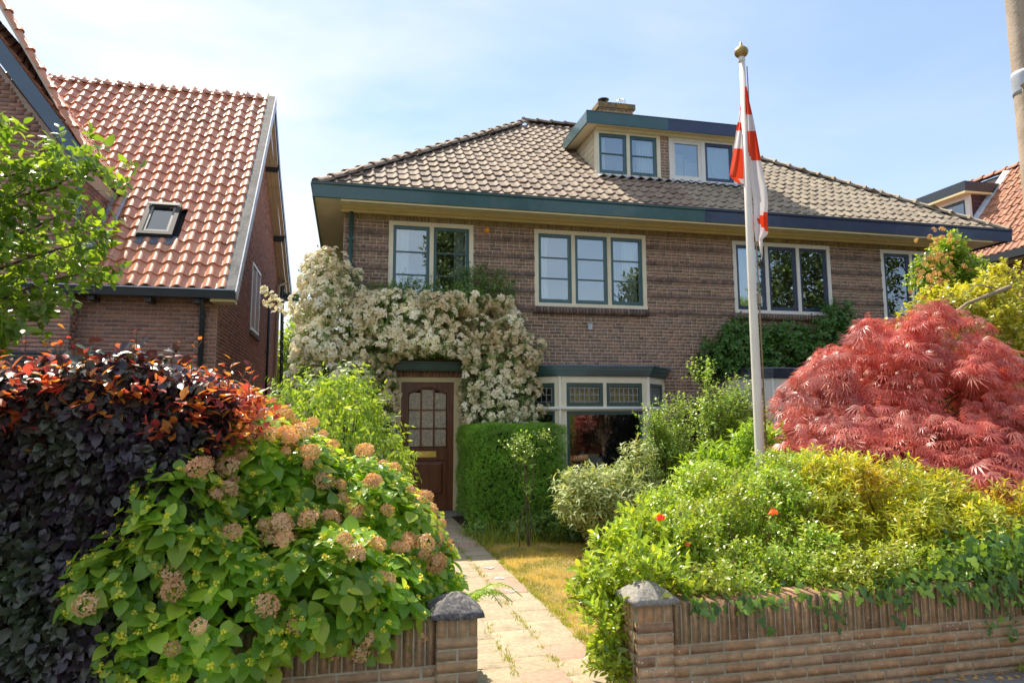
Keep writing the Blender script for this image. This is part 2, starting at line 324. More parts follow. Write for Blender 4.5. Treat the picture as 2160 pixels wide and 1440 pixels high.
# ------------------------------------------------------------------ brick and tile laying
CUBE = [(-.5,-.5,-.5),(.5,-.5,-.5),(.5,.5,-.5),(-.5,.5,-.5),(-.5,-.5,.5),(.5,-.5,.5),(.5,.5,.5),(-.5,.5,.5)]
CUBEF = [(0,3,2,1),(4,5,6,7),(0,1,5,4),(1,2,6,5),(2,3,7,6),(3,0,4,7)]
def subtract(a, b, holes):
    segs = [(a, b)]
    for h0, h1 in holes:
        new = []
        for s, e in segs:
            if h1 <= s or h0 >= e: new.append((s, e)); continue
            if h0 > s: new.append((s, h0))
            if h1 < e: new.append((h1, e))
        segs = new
    return segs
def lay_bricks(wall, O, U, N, u0, u1, z0, z1, mat, holes=(), course=.0615, blen=.22, proud=.007, depth=.05, limit=300, bands=(), band_mat=None, top=None, soldier=None, soldier_mat=None, pattern='cross', topf=None):
    """bricks in courses on the vertical plane through O along U, facing N; holes are (u0,u1,z0,z1)"""
    O, U, N = (np.array(v, float) for v in (O, U, N)); Z = np.array([0, 0, 1.0])
    groups = {}
    def addb(key, uc, zc, w, h, off=0, m=mat):
        groups.setdefault(key, [m, [], []])
        groups[key][1].append(O+U*uc+Z*zc+N*(proud+off-depth/2+rng.normal(0, .0012))); groups[key][2].append((w, depth, h))
    ztop = z1 if soldier is None else z1-soldier
    nc = int(round((ztop-z0)/course))
    for c in range(nc):
        za, zb = z0+c*course, z0+(c+1)*course; zc = (za+zb)/2
        hs = [(h[0], h[1]) for h in holes if zc > h[2] and zc < h[3]]
        isband = any(abs(zc-b) < course*.5 for b in bands)
        for s, e in subtract(u0, u1, hs):
            if topf is not None:
                # roof line limit
                us = np.linspace(s, e, 60); ok = np.array([topf(u) > zb for u in us])
                if not ok.any(): continue
                s, e = us[ok][0], us[ok][-1]
            pitch = blen if (c % 2 == 0 or pattern == 'run') else blen/2
            off = (blen/4 if c % 4 == 1 else 0) if pattern == 'cross' else (blen/2 if c % 2 else 0)
            if pattern == 'cross' and c % 4 == 2: off = blen/2
            k = math.floor((s-u0-off)/pitch); u = u0+off+k*pitch
            while u < e-.012:
                a, b = max(u, s), min(u+pitch, e)
                if b-a > .025:
                    j = .015
                    if isband: addb('band', (a+b)/2, zc, b-a-.004, zb-za-.004, .016, band_mat)
                    else: addb('brick', (a+b)/2, zc, b-a-j, zb-za-.0145)
                u += pitch
    if soldier:
        u = u0
        for s, e in subtract(u0, u1, [(h[0], h[1]) for h in holes if (ztop+z1)/2 > h[2] and (ztop+z1)/2 < h[3]]):
            n = max(1, int(round((e-s)/.0645))); p = (e-s)/n
            for i in range(n): addb('soldier', s+(i+.5)*p, (ztop+z1)/2, p-.009, z1-ztop-.008, 0, soldier_mat or mat)
    lim = limit
    for key, (m, P, S) in sorted(groups.items(), key=lambda t: -len(t[1][1])):
        P = np.array(P); S = np.array(S); n = len(P)
        base = np.stack([U, N, Z], -1)
        ang = rng.normal(0, .006, n); Rm = np.repeat(base[None], n, 0).copy()
        Rm[:, :, 0] += ang[:, None]*Z; Rm[:, :, 2] -= ang[:, None]*U
        l = lim if key == 'brick' else min(60, lim//4) if limit else 0
        put('bricks', 'brick', CUBE, CUBEF, P, Rm, S, m, wall, l if key != 'brick' or len(groups) == 1 else max(0, lim-90), stuffname='bricks')
def backing(u0, u1, z0, z1, holes):
    us = sorted({u0, u1, *[v for h in holes for v in (h[0], h[1]) if u0 < v < u1]})
    out = []
    for a, b in zip(us[:-1], us[1:]):
        m = (a+b)/2
        for s, e in subtract(z0, z1, [(h[2], h[3]) for h in holes if h[0] < m < h[1]]): out.append((a, b, s, e))
    return out
def pantile(w, l, amp, th=.014, n=8, kind='s', lip=.02):
    """S-profile roof tile; x across, y up the slope, z off the roof; lower edge at y=0 rides on the tile below"""
    V = []; F = []
    for i in range(n+1):
        t = i/n; x = (t-.5)*w
        if kind == 's': z = amp*.5*(1+math.sin(2*math.pi*(t-.58)))
        else: z = amp*math.exp(-((t-.84)/.13)**2)+amp*.15*t
        V += [(x, 0, z+lip), (x, l, z), (x, 0, z+lip), (x, .004, z+lip-th*1.7)]
    T = []
    for i in range(n):
        a = i*4; b = a+4
        for q in ((a, b, b+1, a+1), (a+3, b+3, b+2, a+2)): T += [(q[0], q[1], q[2]), (q[0], q[2], q[3])]
    return V, T
def lay_tiles(roof, E0, U, S, N, width, length, tile, mat, limit, accept, e=.33, w=.20, side=0, lim_mask=None):
    """E0 eave corner, U along the eave, S up the slope, N off the roof; accept(u, s) keeps a tile"""
    T, F = tile; P = []
    E0, U, S, N = (np.array(v, float) for v in (E0, U, S, N))
    for r in range(int(length/e)+1):
        for c in range(int(width/w)+1):
            u, s = (c+.5)*w, r*e
            if accept(u, s+e*.5): P.append(E0+U*u+S*s+N*(rng.normal(0, .003)+.004*math.sin(u*1.9+s)))
    if not P: return
    P = np.array(P); n = len(P); base = np.stack([U, S, N], -1); Rm = np.repeat(base[None], n, 0).copy()
    a = rng.normal(0, .013, n); Rm[:, :, 0] += a[:, None]*S; Rm[:, :, 1] -= a[:, None]*U
    put('roof_tiles', 'roof_tile', T, F, P, Rm, np.ones((n, 3)), mat, roof, limit, smooth=True, stuffname='roof_tiles')
def caps(roof, a, b, r, mat, n=None, piece='ridge_tile', step=.36):
    a, b = np.array(a, float), np.array(b, float); d = b-a; Ln = np.linalg.norm(d); d /= Ln
    x = np.cross(d, (0, 0, 1)); x /= np.linalg.norm(x); z = np.cross(x, d)
    V = []; F = []; k = 6; l = step*1.08
    for yy, rr, dz in ((0, r*1.10, .02), (.05, r*1.14, .02), (.05, r, .012), (l, r*.92, 0)):
        for i in range(k+1):
            t = math.pi*(-.04+1.08*i/k); V.append((rr*math.cos(t), yy, rr*math.sin(t)*.85+dz))
    for j in range(3):
        for i in range(k): q = (j*(k+1)+i, j*(k+1)+i+1, (j+1)*(k+1)+i+1, (j+1)*(k+1)+i); F += [q[:3], (q[0], q[2], q[3])]
    for i in range(1, k): F.append((0, i, i+1))
    m = int(Ln/step)+1
    P = np.array([a+d*(i*step) for i in range(m) if i*step+l*.6 < Ln+.1]); Rm = np.repeat(np.stack([x, d, z], -1)[None], len(P), 0)
    Rm = Rm+rng.normal(0, .008, Rm.shape)
    put('ridge_tiles', piece, V, F, P, Rm, np.ones((len(P), 3)), mat, roof, 60, smooth=False)

# ------------------------------------------------------------------ windows
def window(house, x0, x1, z0, z1, y, nsash, rows, frame, sash, depth=.10, glass='glass', fw_=.075, mull=.07, sw=.055, label=None, sashcols=None, gbar=None, sashes=None):
    f = MB(); ya, yb = y-.012, y+depth
    f.box(x0, x1, ya, yb, z1-fw_, z1); f.box(x0, x1, ya-.012, yb, z0, z0+fw_*1.05)
    f.box(x0, x0+fw_, ya+.002, yb, z0+fw_*1.05, z1-fw_); f.box(x1-fw_, x1, ya+.002, yb, z0+fw_*1.05, z1-fw_)
    inner = x1-x0-2*fw_-(nsash-1)*mull; wv = inner/nsash; res = []
    for i in range(nsash):
        a = x0+fw_+i*(wv+mull); b = a+wv
        if i: f.box(a-mull, a, ya+.004, yb-.004, z0+fw_*1.05, z1-fw_)
        res.append((a, b))
    fo = f.build('window', M[frame], house)
    if label: fo['label'] = label
    zb, zt = z0+fw_*1.05, z1-fw_
    for i, (a, b) in enumerate(res):
        sm = (sashcols[i] if sashcols else sash); s = MB(); ys, ye = y+.012, y+.07
        if sm:
            s.box(a, b, ys, ye, zt-sw, zt); s.box(a, b, ys-.006, ye, zb, zb+sw*1.35)
            s.box(a, a+sw, ys+.002, ye, zb+sw*1.35, zt-sw); s.box(b-sw, b, ys+.002, ye, zb+sw*1.35, zt-sw)
            s.build('sash', M[sm], fo); g0, g1, h0, h1 = a+sw, b-sw, zb+sw*1.35, zt-sw
        else: g0, g1, h0, h1 = a, b, zb, zt
        n = rows[i] if isinstance(rows, (list, tuple)) else rows
        hh = (h1-h0)/n
        for r in range(n):
            za, zc = h0+r*hh+(.011 if r else 0), h0+(r+1)*hh-(.011 if r < n-1 else 0)
            MB().box(g0, g1, y+.040, y+.046, za, zc).build('pane', M[glass], fo)
            if r: MB().box(g0, g1, y+.02, y+.055, h0+r*hh-.011, h0+r*hh+.011).build('glazing_bar', M[gbar or sm or frame], fo)
    return fo
def curtain(x0, x1, y, z0, z1, label, folds=7, group=None, mat='curtain', amp=.03, taper=0, cat='curtain', name='curtain'):
    V = []; F = []; nu, nv = folds*6, 8
    for j in range(nv+1):
        t = j/nv; z = z1+(z0-z1)*t
        for i in range(nu+1):
            u = i/nu; x = x0+(x1-x0)*(u if not taper else u*(1-taper*t*(1-t)*2))
            V.append((x, y+amp*math.sin(u*folds*2*math.pi+t*1.3)*(.5+.5*t)+.01*math.sin(9*t+u*5), z))
    for j in range(nv):
        for i in range(nu): a = j*(nu+1)+i; F.append((a, a+1, a+nu+2, a+nu+1))
    me = fastmesh(name, V, F, M[mat], None, True); o = link(name, me)
    return tagit(o, label, cat, group)

# ------------------------------------------------------------------ the pair of semi-detached houses
YW, XL, XM, XR = 12.0, -.14, 6.28, 12.70
YE, ZE, TAN = 11.35, 5.31, .732      # eave line and roof slope
XEL, XER = -.64, 13.20; D_ = 4.78
YRIDGE, ZRIDGE = YE+D_, ZE+D_*TAN
YB = YE+2*D_
SL = math.sqrt(1+TAN*TAN)
DORM = (4.78, 7.96, 12.95)           # dormer x0, x1, front plane
def mir(x): return 2*XM-x
H1 = thing('semi_detached_house', ((XL+XM)/2, 14, 0), 'left half of the brown brick pair, with green trim and wooden front door', 'house', 'pair of semi-detached houses')
H2 = thing('semi_detached_house', ((XR+XM)/2, 14, 0), 'right half of the brown brick pair, with navy blue trim, behind the flagpole', 'house', 'pair of semi-detached houses')
W1 = (.62, 2.10, 3.50, 4.99); W2 = (3.22, 5.39, 3.56, 4.99)
W3 = (7.20, 9.37, 3.56, 4.99); W4 = (10.56, 12.03, 3.50, 4.99)
DOOR = (.78, 1.90, 0, 2.29); BAY = (2.78, 5.68, 0, 2.30); BAY2 = (mir(5.68), mir(2.78), 0, 2.30)
BZ = [4.095+.0307+.307*k for k in (-2, -1, 0, 1, 2)]
ZTOP = 5.17
for H, x0, x1, holes, side in ((H1, XL, XM, [W1, W2, DOOR, BAY], -1), (H2, XM, XR, [W3, W4, BAY2, (mir(1.9), mir(.78), 0, 2.29)], 1)):
    b = MB()
    for a, c, s, e in backing(x0, x1, 0, ZTOP, holes): b.box(a, c, YW+.004, YW+.22, s, e)
    xs = x0 if side < 0 else x1
    b.box(*( (xs, xs+.22) if side < 0 else (xs-.22, xs)), YW+.22, YB-.6, 0, ZTOP)
    b.box(x0+(.22 if side < 0 else 0), x1-(.22 if side > 0 else 0), YB-.82, YB-.6, 0, ZTOP)
    wall = b.build('wall', M['mortar'], H)
    zs = 4.095-.307*2-.0615*56+.0  # courses line up with the bands
    nz0 = zs-(math.floor(zs/.0614))*.0614
    lay_bricks(wall, (x0, YW, 0), (1,0,0), (0,-1,0), 0, x1-x0, 0.003, ZTOP-.002, M['brick'], [(h[0]-x0, h[1]-x0, h[2]-(.13 if h[2] > 1 else 0), h[3]) for h in holes], course=.0614, limit=300, bands=BZ, band_mat=M['brick_band'], soldier=.19, soldier_mat=M['brick_top'])
    xa = x0 if side < 0 else x1
    lay_bricks(wall, (xa, YW, 0), (0,1,0), (side,0,0), 0, 8.2, .003, ZTOP-.002, M['brick'], [], course=.0614, limit=0)
    # interior: dark back partition and floors
    it = MB(); it.box(x0+.25, x1-.03, YW+2.6, YW+2.7, 0, ZTOP); it.box(x0+.25, x1-.03, YW+.25, YW+2.6, 2.55, 2.75); it.box(x0+.25, x1-.03, YW+.25, YW+2.6, 5.02, 5.12)
    it.box(x0+.25, x1-.03, YW+.25, YW+2.6, 0.0, .08)
    it.build('interior_partition', M['inside'], H)
    # brick sills (rollaag) under the upper windows, each brick a piece
    for (wx0, wx1, wz0, _) in ((W2,) if side < 0 else (W3, W4)):
        n = int((wx1-wx0+.1)/.0615); P = np.array([(wx0-.05+(i+.5)*.0615, YW-.028, wz0-.064) for i in range(n)])
        Rm = np.repeat(np.eye(3)[None], n, 0); a = -.25; c, s = math.cos(a), math.sin(a); Rm[:] = [[1,0,0],[0,c,-s],[0,s,c]]
        put('sill_bricks', 'sill_brick', CUBE, CUBEF, P, Rm, np.repeat([[.052, .15, .105]], n, 0), M['brick_band'], wall, 60, stuffname='sill_bricks')
# windows
window(H1, *W1, YW, 2, 3, 'cream', 'green'); window(H1, *W2, YW, 3, 3, 'cream', 'green')
window(H2, *W3, YW, 3, 1, 'white', 'navy'); window(H2, *W4, YW, 2, 1, 'white', 'navy')
# cornice, soffit, fascia
for H, a, b, cm, sd in ((H1, XEL, XM, 'green', -1), (H2, XM, XER, 'navy', 1)):
    s = MB(); s.box(a+.02 if sd < 0 else a, b if sd < 0 else b-.02, YE+.02, YB-.02, 5.175, 5.195)
    so = s.build('soffit', M['cream'], H)
    c = MB()
    c.box(max(a, XL-.05), min(b, XR+.05), YE+.03, YE+.09, 5.10, 5.174); c.box(max(a, XL-.05), min(b, XR+.05), YW-.17, YW-.02, 5.12, 5.174); c.box(max(a, XL-.05), min(b, XR+.05), YW-.09, YW-.021, 5.08, 5.119)
    c.build('cornice_moulding', M['yellowcream'], H)
    f = MB(); poly = [(0, 5.135), (.03, 5.13), (.03, 5.36), (-.035, 5.375), (-.035, 5.35), (-.012, 5.33)]
    f.prism(poly, (a, YE, 0), (0,1,0), (0,0,1), (b-a, 0, 0))
    xs = a if sd < 0 else b
    f.prism([(0, 5.137), (.03, 5.137), (.03, 5.358), (-.035, 5.373), (-.035, 5.35), (-.012, 5.33)], (xs, YE+.031, 0), (-sd,0,0), (0,0,1), (0, YB-YE-.03, 0))
    fo = f.build('fascia', M[cm], H)
    e = MB(); e.box(a, b, YE-.045, YE-.0, 5.376, 5.386); e.build('gutter_edge', M['zinc_edge'], fo)
    # gutter floor
    g = MB(); g.box(a+.03 if sd < 0 else a, b if sd < 0 else b-.03, YE+.035, YE+.20, 5.27, 5.29); g.build('gutter', M['dark_lead'], H)
    # roof deck (front, side, back) as one closed sheet
    zr = lambda d: ZE+d*TAN-.03
    r = MB(); ap = (XEL+D_, YRIDGE, zr(D_)); ap2 = (XER-D_, YRIDGE, zr(D_)); mid = (XM, YRIDGE, zr(D_))
    if sd < 0:
        V = [(a+.04, YE+.04, zr(.04)), (XM, YE+.04, zr(.04)), mid, ap, (a+.04, YB-.04, zr(.04)), (XM, YB-.04, zr(.04))]
        r.add(V, [(0,1,2,3), (0,3,4), (4,3,2,5)])
    else:
        V = [(XM, YE+.04, zr(.04)), (b-.04, YE+.04, zr(.04)), ap2, mid, (b-.04, YB-.04, zr(.04)), (XM, YB-.04, zr(.04))]
        r.add(V, [(0,1,2,3), (1,4,2), (4,5,3,2)])
    roof = r.build('roof', M['bitumen'], H)
    tm = M['tile_brown'] if sd < 0 else M['tile_grey']
    tile = pantile(.207, .37, .038, kind='h', lip=.03)
    S = np.array([0, 1/SL, TAN/SL]); N = np.array([0, -TAN/SL, 1/SL])
    W_ = b-a
    def acc(u, s, a=a, b=b, sd=sd):
        x = a+u; d = s/SL; y = YE+d
        if x < XEL+d-.02 or x > XER-d+.02 or x > b or x < a: return False
        if DORM[0]-.02 < x < DORM[1]+.02 and y > DORM[2]-.12 and d < 3.05: return False
        return True
    lay_tiles(roof, (a, YE+.02, ZE), (1,0,0), S, N, W_, D_*SL-.08, tile, tm, 300, acc, e=.318, w=.2)
    # side slope
    sx = a if sd < 0 else b; U2 = np.array([0, -sd*-1.0 if sd < 0 else 1.0, 0])
    if sd < 0:
        lay_tiles(roof, (a, YB, ZE), (0,-1,0), (1/SL, 0, TAN/SL), (-TAN/SL, 0, 1/SL), 2*D_, D_*SL-.1, tile, tm, 0, lambda u, s: s/SL < min(u, 2*D_-u)+.02, e=.318, w=.2)
        caps(roof, (a+.05, YE+.05, ZE+.05), (ap[0], ap[1], ap[2]+.08), .09, tm); caps(roof, (ap[0]-.1, ap[1], ap[2]+.10), (XM, YRIDGE, ap[2]+.10), .09, tm)
    else:
        lay_tiles(roof, (b, YE, ZE), (0,1,0), (-1/SL, 0, TAN/SL), (TAN/SL, 0, 1/SL), 2*D_, D_*SL-.1, tile, tm, 0, lambda u, s: s/SL < min(u, 2*D_-u)+.02, e=.318, w=.2)
        caps(roof, (b-.05, YE+.05, ZE+.05), (ap2[0], ap2[1], ap2[2]+.08), .09, tm); caps(roof, (XM, YRIDGE, ap[2]+.10), (ap2[0]+.1, ap2[1], ap[2]+.10), .09, tm)
# dormer
dx0, dx1, dy = DORM; dz0, dz1 = 6.42, 7.44; dzf0, dzf1 = 7.44, 7.685
for H, a, b, cm, sd in ((H1, dx0, XM, 'green', -1), (H2, XM, dx1, 'navy', 1)):
    ybk = lambda z: YE+(z-ZE)/TAN
    xs = a if sd < 0 else b; fx = xs+sd*.27
    # roof slab, fascia
    d = MB(); d.box(min(fx, XM)+.03*(sd < 0), max(fx, XM)-.03*(sd > 0), dy-.22, ybk(7.66), dzf1-.05, dzf1-.015); dr = d.build('dormer_roof', M['bitumen'], H)
    f = MB(); f.box(min(fx, XM), max(fx, XM), dy-.25, dy-.22, dzf0, dzf1)
    if sd < 0: f.box(fx, fx+.03, dy-.219, ybk(7.45), dzf0+.001, dzf1)
    else: f.box(fx-.03, fx, dy-.219, ybk(7.45), dzf0+.001, dzf1)
    fo = f.build('dormer_fascia', M[cm], H)
    e = MB(); e.box(min(fx, XM), max(fx, XM), dy-.262, dy-.21, dzf1+.002, dzf1+.012); e.build('zinc_trim', M['zinc_edge'], fo)
    s = MB(); s.box(min(fx+.03 if sd < 0 else XM, XM), max(fx-.03 if sd > 0 else XM, XM), dy-.218, ybk(7.45), dzf0+.03, dzf0+.045); s.build('dormer_soffit', M['cream'], H)
    cm2 = MB(); cm2.box(a if sd < 0 else XM, XM if sd < 0 else b, dy-.10, dy-.014, dzf0-.045, dzf0+.029); cm2.build('dormer_moulding', M['yellowcream'], H)
    # cheek in boards
    xo = xs if sd < 0 else xs-.02
    MB().prism([(dy+.11, dz0+.1), (ybk(7.45), 7.45), (dy+.11, 7.45)], (xo+.021 if sd < 0 else xo-.011, 0, 0), (0,1,0), (0,0,1), (.01,0,0)).build('dormer_cheek', M['plank_cream'], H)
    ck = bpy.data.objects[[o.name for o in COL.objects if o.name.startswith('dormer_cheek')][-1]]
    for k in range(7):
        za, zb = 6.50+k*.135, 6.50+(k+1)*.135-.01
        ya = dy+.115; yb1, yb2 = min(ybk(za), 99), ybk(zb)
        if yb1-ya < .05: yb1 = ya+.05
        MB().prism([(ya, za), (yb1, za), (yb2, min(zb, 7.44)), (ya, min(zb, 7.44))], (xo, 0, 0), (0,1,0), (0,0,1), (.02,0,0)).build('board', M['plank_cream'], ck)
# dormer fronts: frame posts, windows, brick pier
window(H1, dx0, 6.20, 6.42, 7.43, dy, 2, 2, 'cream', 'green', fw_=.075, mull=.07, sw=.06)
window(H2, 6.40, dx1, 6.42, 7.43, dy, 2, 1, 'white', 'navy', fw_=.08, mull=.09, sw=.06, sashcols=['white', 'navy'])
pier = MB().box(6.205, 6.395, dy+.0, dy+.2, 6.42, 7.43).build('pier', M['mortar'], H1)
lay_bricks(pier, (6.205, dy, 0), (1,0,0), (0,-1,0), 0, .19, 6.50, 7.43, M['brick'], course=.0614, blen=.19, limit=40, soldier=.12, pattern='run')
it = MB(); it.box(dx0+.1, dx1-.1, dy+1.5, dy+1.55, 6.0, 7.6); it.box(dx0+.1, dx1-.1, dy+.1, dy+1.5, 7.46, 7.5); it.box(dx0+.1, dx1-.1, dy+.1, dy+1.5, 6.2, 6.25)
it.build('attic_partition', M['inside'], H1)
for H, a, b in ((H1, dx0-.02, XM), (H2, XM, dx1+.02)):
    n = 16; V = []; F = []
    for i in range(n*2+1):
        x = a+(b-a)*i/(n*2); V += [(x, dy-.03, 6.47), (x, dy-.10, 6.44+.01*math.sin(i)), (x, dy-.26, 6.44-.2*TAN*1.0+.075+.022*math.sin(x*31.4))]
    for i in range(n*2): p = i*3; F += [(p, p+1, p+4, p+3), (p+1, p+2, p+5, p+4)]
    me = fastmesh('lead_flashing', V, [f[::-1] for f in F], M['lead'], None, True); link('lead_flashing', me, H)
# chimney
ch = MB(); ch.box(6.02, 6.92, 15.95, 16.5, 8.3, 9.36); cho = ch.build('chimney', M['mortar'], H1)
lay_bricks(cho, (6.02, 15.95, 0), (1,0,0), (0,-1,0), 0, .9, 8.55, 9.36, M['brick_top'], course=.0614, limit=80)
lay_bricks(cho, (6.02, 15.95, 0), (0,1,0), (-1,0,0), 0, .55, 8.55, 9.36, M['brick_top'], course=.0614, limit=0)
cc = MB(); cc.box(5.97, 6.97, 15.90, 16.55, 9.36, 9.50); cc.build('chimney_cap', solid('lichen_cap', (.22,.17,.10), .9, .2, .4, 12, .5, 60, dirt=(.42,.22,.03), dirt_amt=.8, dscale=6), cho)
c1 = MB(); c1.lathe((6.22, 16.2, 9.50), [(.06,0), (.06,.13), (.055,.15)], 12); c1.lathe((6.22, 16.2, 9.67), [(.13,0), (.15,.02), (.02,.07)], 12); c1.build('flue_cowl', M['dark_metal'], cho)
c1 = MB(); c1.lathe((6.70, 16.2, 9.50), [(.11,0), (.12,.05), (.09,.09), (.07,.1)], 12); c1.build('chimney_pot', M['brick_garden'], cho)
c2 = MB()
for k in range(10):
    t = 2*math.pi*k/10; c2.tube([(6.70+.11*math.cos(t), 16.2+.11*math.sin(t), 9.56), (6.70+.14*math.cos(t), 16.2+.14*math.sin(t), 9.65), (6.70+.10*math.cos(t), 16.2+.10*math.sin(t), 9.73), (6.70, 16.2, 9.75)], .005, 4)
c2.build('wire_guard', M['chrome'], cho)
# front door with its frame
dfr = MB(); dfr.box(.78, .875, YW+.02, YW+.16, .0, 2.20); dfr.box(1.775, 1.90, YW+.02, YW+.16, 0, 2.20); dfr.box(.78, 1.90, YW+.018, YW+.16, 2.20, 2.285)
dfo = dfr.build('door_frame', M['yellowcream'], H1)
dd = MB(); dyf = YW+.06; ZD = .05
GX0, GX1, GZ0, GZ1 = 1.00, 1.66, 1.10, 2.04
dd.box(.877, GX0, dyf, dyf+.05, ZD, 2.197); dd.box(GX1, 1.773, dyf, dyf+.05, ZD, 2.197)
dd.box(GX0, GX1, dyf+.001, dyf+.05, GZ1+.06, 2.197); dd.box(GX0, GX1, dyf+.001, dyf+.05, .90, GZ0); dd.box(GX0, GX1, dyf+.001, dyf+.05, ZD, .26)
arch = [(GX0, GZ1+.06), (GX0, GZ1-.05)]+[(GX0+(GX1-GX0)*t, GZ1-.05+.10*math.sin(math.pi*t)**1.3) for t in np.linspace(.05, .95, 15)]+[(GX1, GZ1-.05), (GX1, GZ1+.06)]
for i in range(1, len(arch)-2):
    (xa, za), (xb, zb) = arch[i], arch[i+1]; dd.hexa([(xa, dyf+.002, za), (xb, dyf+.002, zb), (xb, dyf+.048, zb), (xa, dyf+.048, za), (xa, dyf+.002, GZ1+.06), (xb, dyf+.002, GZ1+.06), (xb, dyf+.048, GZ1+.06), (xa, dyf+.048, GZ1+.06)])
door = dd.build('door', M['door_wood'], H1); door['label'] = 'varnished brown panelled door with small leaded panes'
pn = MB(); pn.box(GX0, GX1, dyf+.025, dyf+.04, .26, .90); pn.build('lower_panel', M['door_wood'], door)
pn = MB(); pn.hexa([(GX0+.05, dyf+.024, .31), (GX1-.05, dyf+.024, .31), (GX1-.05, dyf+.024, .85), (GX0+.05, dyf+.024, .85), (GX0+.09, dyf+.006, .35), (GX1-.09, dyf+.006, .35), (GX1-.09, dyf+.006, .81), (GX0+.09, dyf+.006, .81)]); pn.build('raised_panel', M['door_wood'], door)
for (a, b, c, e) in ((GX0-.0, GX1+.0, .888, .902), (GX0, GX1, .258, .272), (GX0, GX0+.014, .272, .888), (GX1-.014, GX1, .272, .888), (GX0-.02, GX1+.02, GZ0-.035, GZ0-.005)): MB().box(a, b, dyf-.012, dyf+.003, c, e).build('moulding', M['door_wood'], door)
MB().tube([(x, dyf-.002, z+.02) for x, z in arch[1:-1]], .008, 4).build('arch_moulding', M['door_wood'], door)
mb = MB()
for k in (1, 2): x = GX0+(GX1-GX0)*k/3; mb.box(x-.014, x+.014, dyf+.004, dyf+.03, GZ0, GZ1+(.03 if 1 else 0))
for k in (1, 2): z = GZ0+(GZ1-GZ0)*k/3; mb.box(GX0, GX1, dyf+.006, dyf+.031, z-.013, z+.013)
mb.build('glazing_bars', M['door_wood'], door)
for i in range(3):
    for j in range(3):
        a, b = GX0+(GX1-GX0)*i/3+.015, GX0+(GX1-GX0)*(i+1)/3-.015; c, e = GZ0+(GZ1-GZ0)*j/3+.014, GZ0+(GZ1-GZ0)*(j+1)/3-.014
        if j == 2: e = GZ1-.02+(.05 if i == 1 else 0)
        MB().box(a, b, dyf+.020, dyf+.026, c, e).build('pane', M['obscure'], door)
lb = MB()
for i in range(3): x = GX0+(GX1-GX0)*(i+.5)/3; lb.box(x-.004, x+.004, dyf+.014, dyf+.0195, GZ0, GZ1)
for j in range(3): z = GZ0+(GZ1-GZ0)*(j+.5)/3; lb.box(GX0, GX1, dyf+.0145, dyf+.0192, z-.004, z+.004)
lb.build('lead_came', M['leadbar'], door)
lp = MB(); lp.box(1.15, 1.48, dyf-.012, dyf+.001, .935, 1.035); lp2 = lp.build('letter_plate', M['brass'], door)
lp = MB(); lp.box(1.185, 1.445, dyf-.02, dyf-.0125, .955, 1.015); lp.build('letter_flap', M['brass'], door)
bl = MB(); bl.box(.80, .865, YW-.025, YW+.019, 1.32, 1.47, 0); bl.box(.812, .853, YW-.030, YW-.0255, 1.335, 1.39, 1); bl.build('doorbell', [M['dark_metal'], M['lead']], H1)
st = MB(); st.box(.72, 1.95, YW-.35, YW+.04, .0, .045); st.build('doorstep', M['cap_stone_light'], H1)
sd_ = MB(); sd_.box(.78, 1.90, YW-.004, YW+.10, 2.287, 2.42)
lin = sd_.build('lintel', M['mortar'], H1)
n = 20; P = np.array([(.78+(i+.5)*.056, YW-.01, 2.335) for i in range(n)]); put('lintel_bricks', 'lintel_brick', CUBE, CUBEF, P, np.repeat(np.eye(3)[None], n, 0), np.repeat([[.046, .05, .085]], n, 0), M['brick_left'], lin, 60)
cn = MB(); prof = [(-.02,2.375), (-.26,2.375), (-.27,2.40), (-.285,2.405), (-.285,2.43), (-.30,2.435), (-.30,2.46), (-.315,2.465), (-.315,2.49), (-.33,2.50), (-.33,2.53), (-.02,2.56)]
cn.prism(prof, (.66, YW, 0), (0,1,0), (0,0,1), (1.45,0,0)); cn.build('door_canopy', M['green_moss'], H1)
hp = MB(); hp.tube([(1.30, YW-.05, 2.34), (1.36, YW-.08, 2.37)], .012, 6); hp.build('hook', M['brass'], H1)
# downpipes, alarm lamp, bracket
dp = MB(); dp.tube([(-.02, YW-.06, 0), (-.02, YW-.06, 5.09)], .04, 10)
for z in (1.2, 3.2, 4.6): dp.box(-.07, .03, YW-.09, YW-.01, z, z+.04)
dp.build('downpipe', M['green'], H1)
dp = MB(); dp.tube([(12.60, YW-.06, 0), (12.60, YW-.06, 5.09)], .04, 10); dp.build('downpipe', M['navy'], H2)
al = MB(); al.lathe((0,0,0), [(.055,0), (.055,.03), (.04,.06), (.01,.07)], 14)
al.v = [(2.34+p[0], YW-.012-p[2], 4.91+p[1]) for p in al.v]; al.build('alarm_lamp', M['orange_lamp'], H1)
br = MB(); br.box(4.215, 4.295, YW-.03, YW-.008, 3.17, 3.30); br.tube([(4.255, YW-.03, 3.29), (4.255, YW-.07, 3.34), (4.26, YW-.04, 3.38)], .012, 6); br.build('wall_bracket', M['lead'], H1)

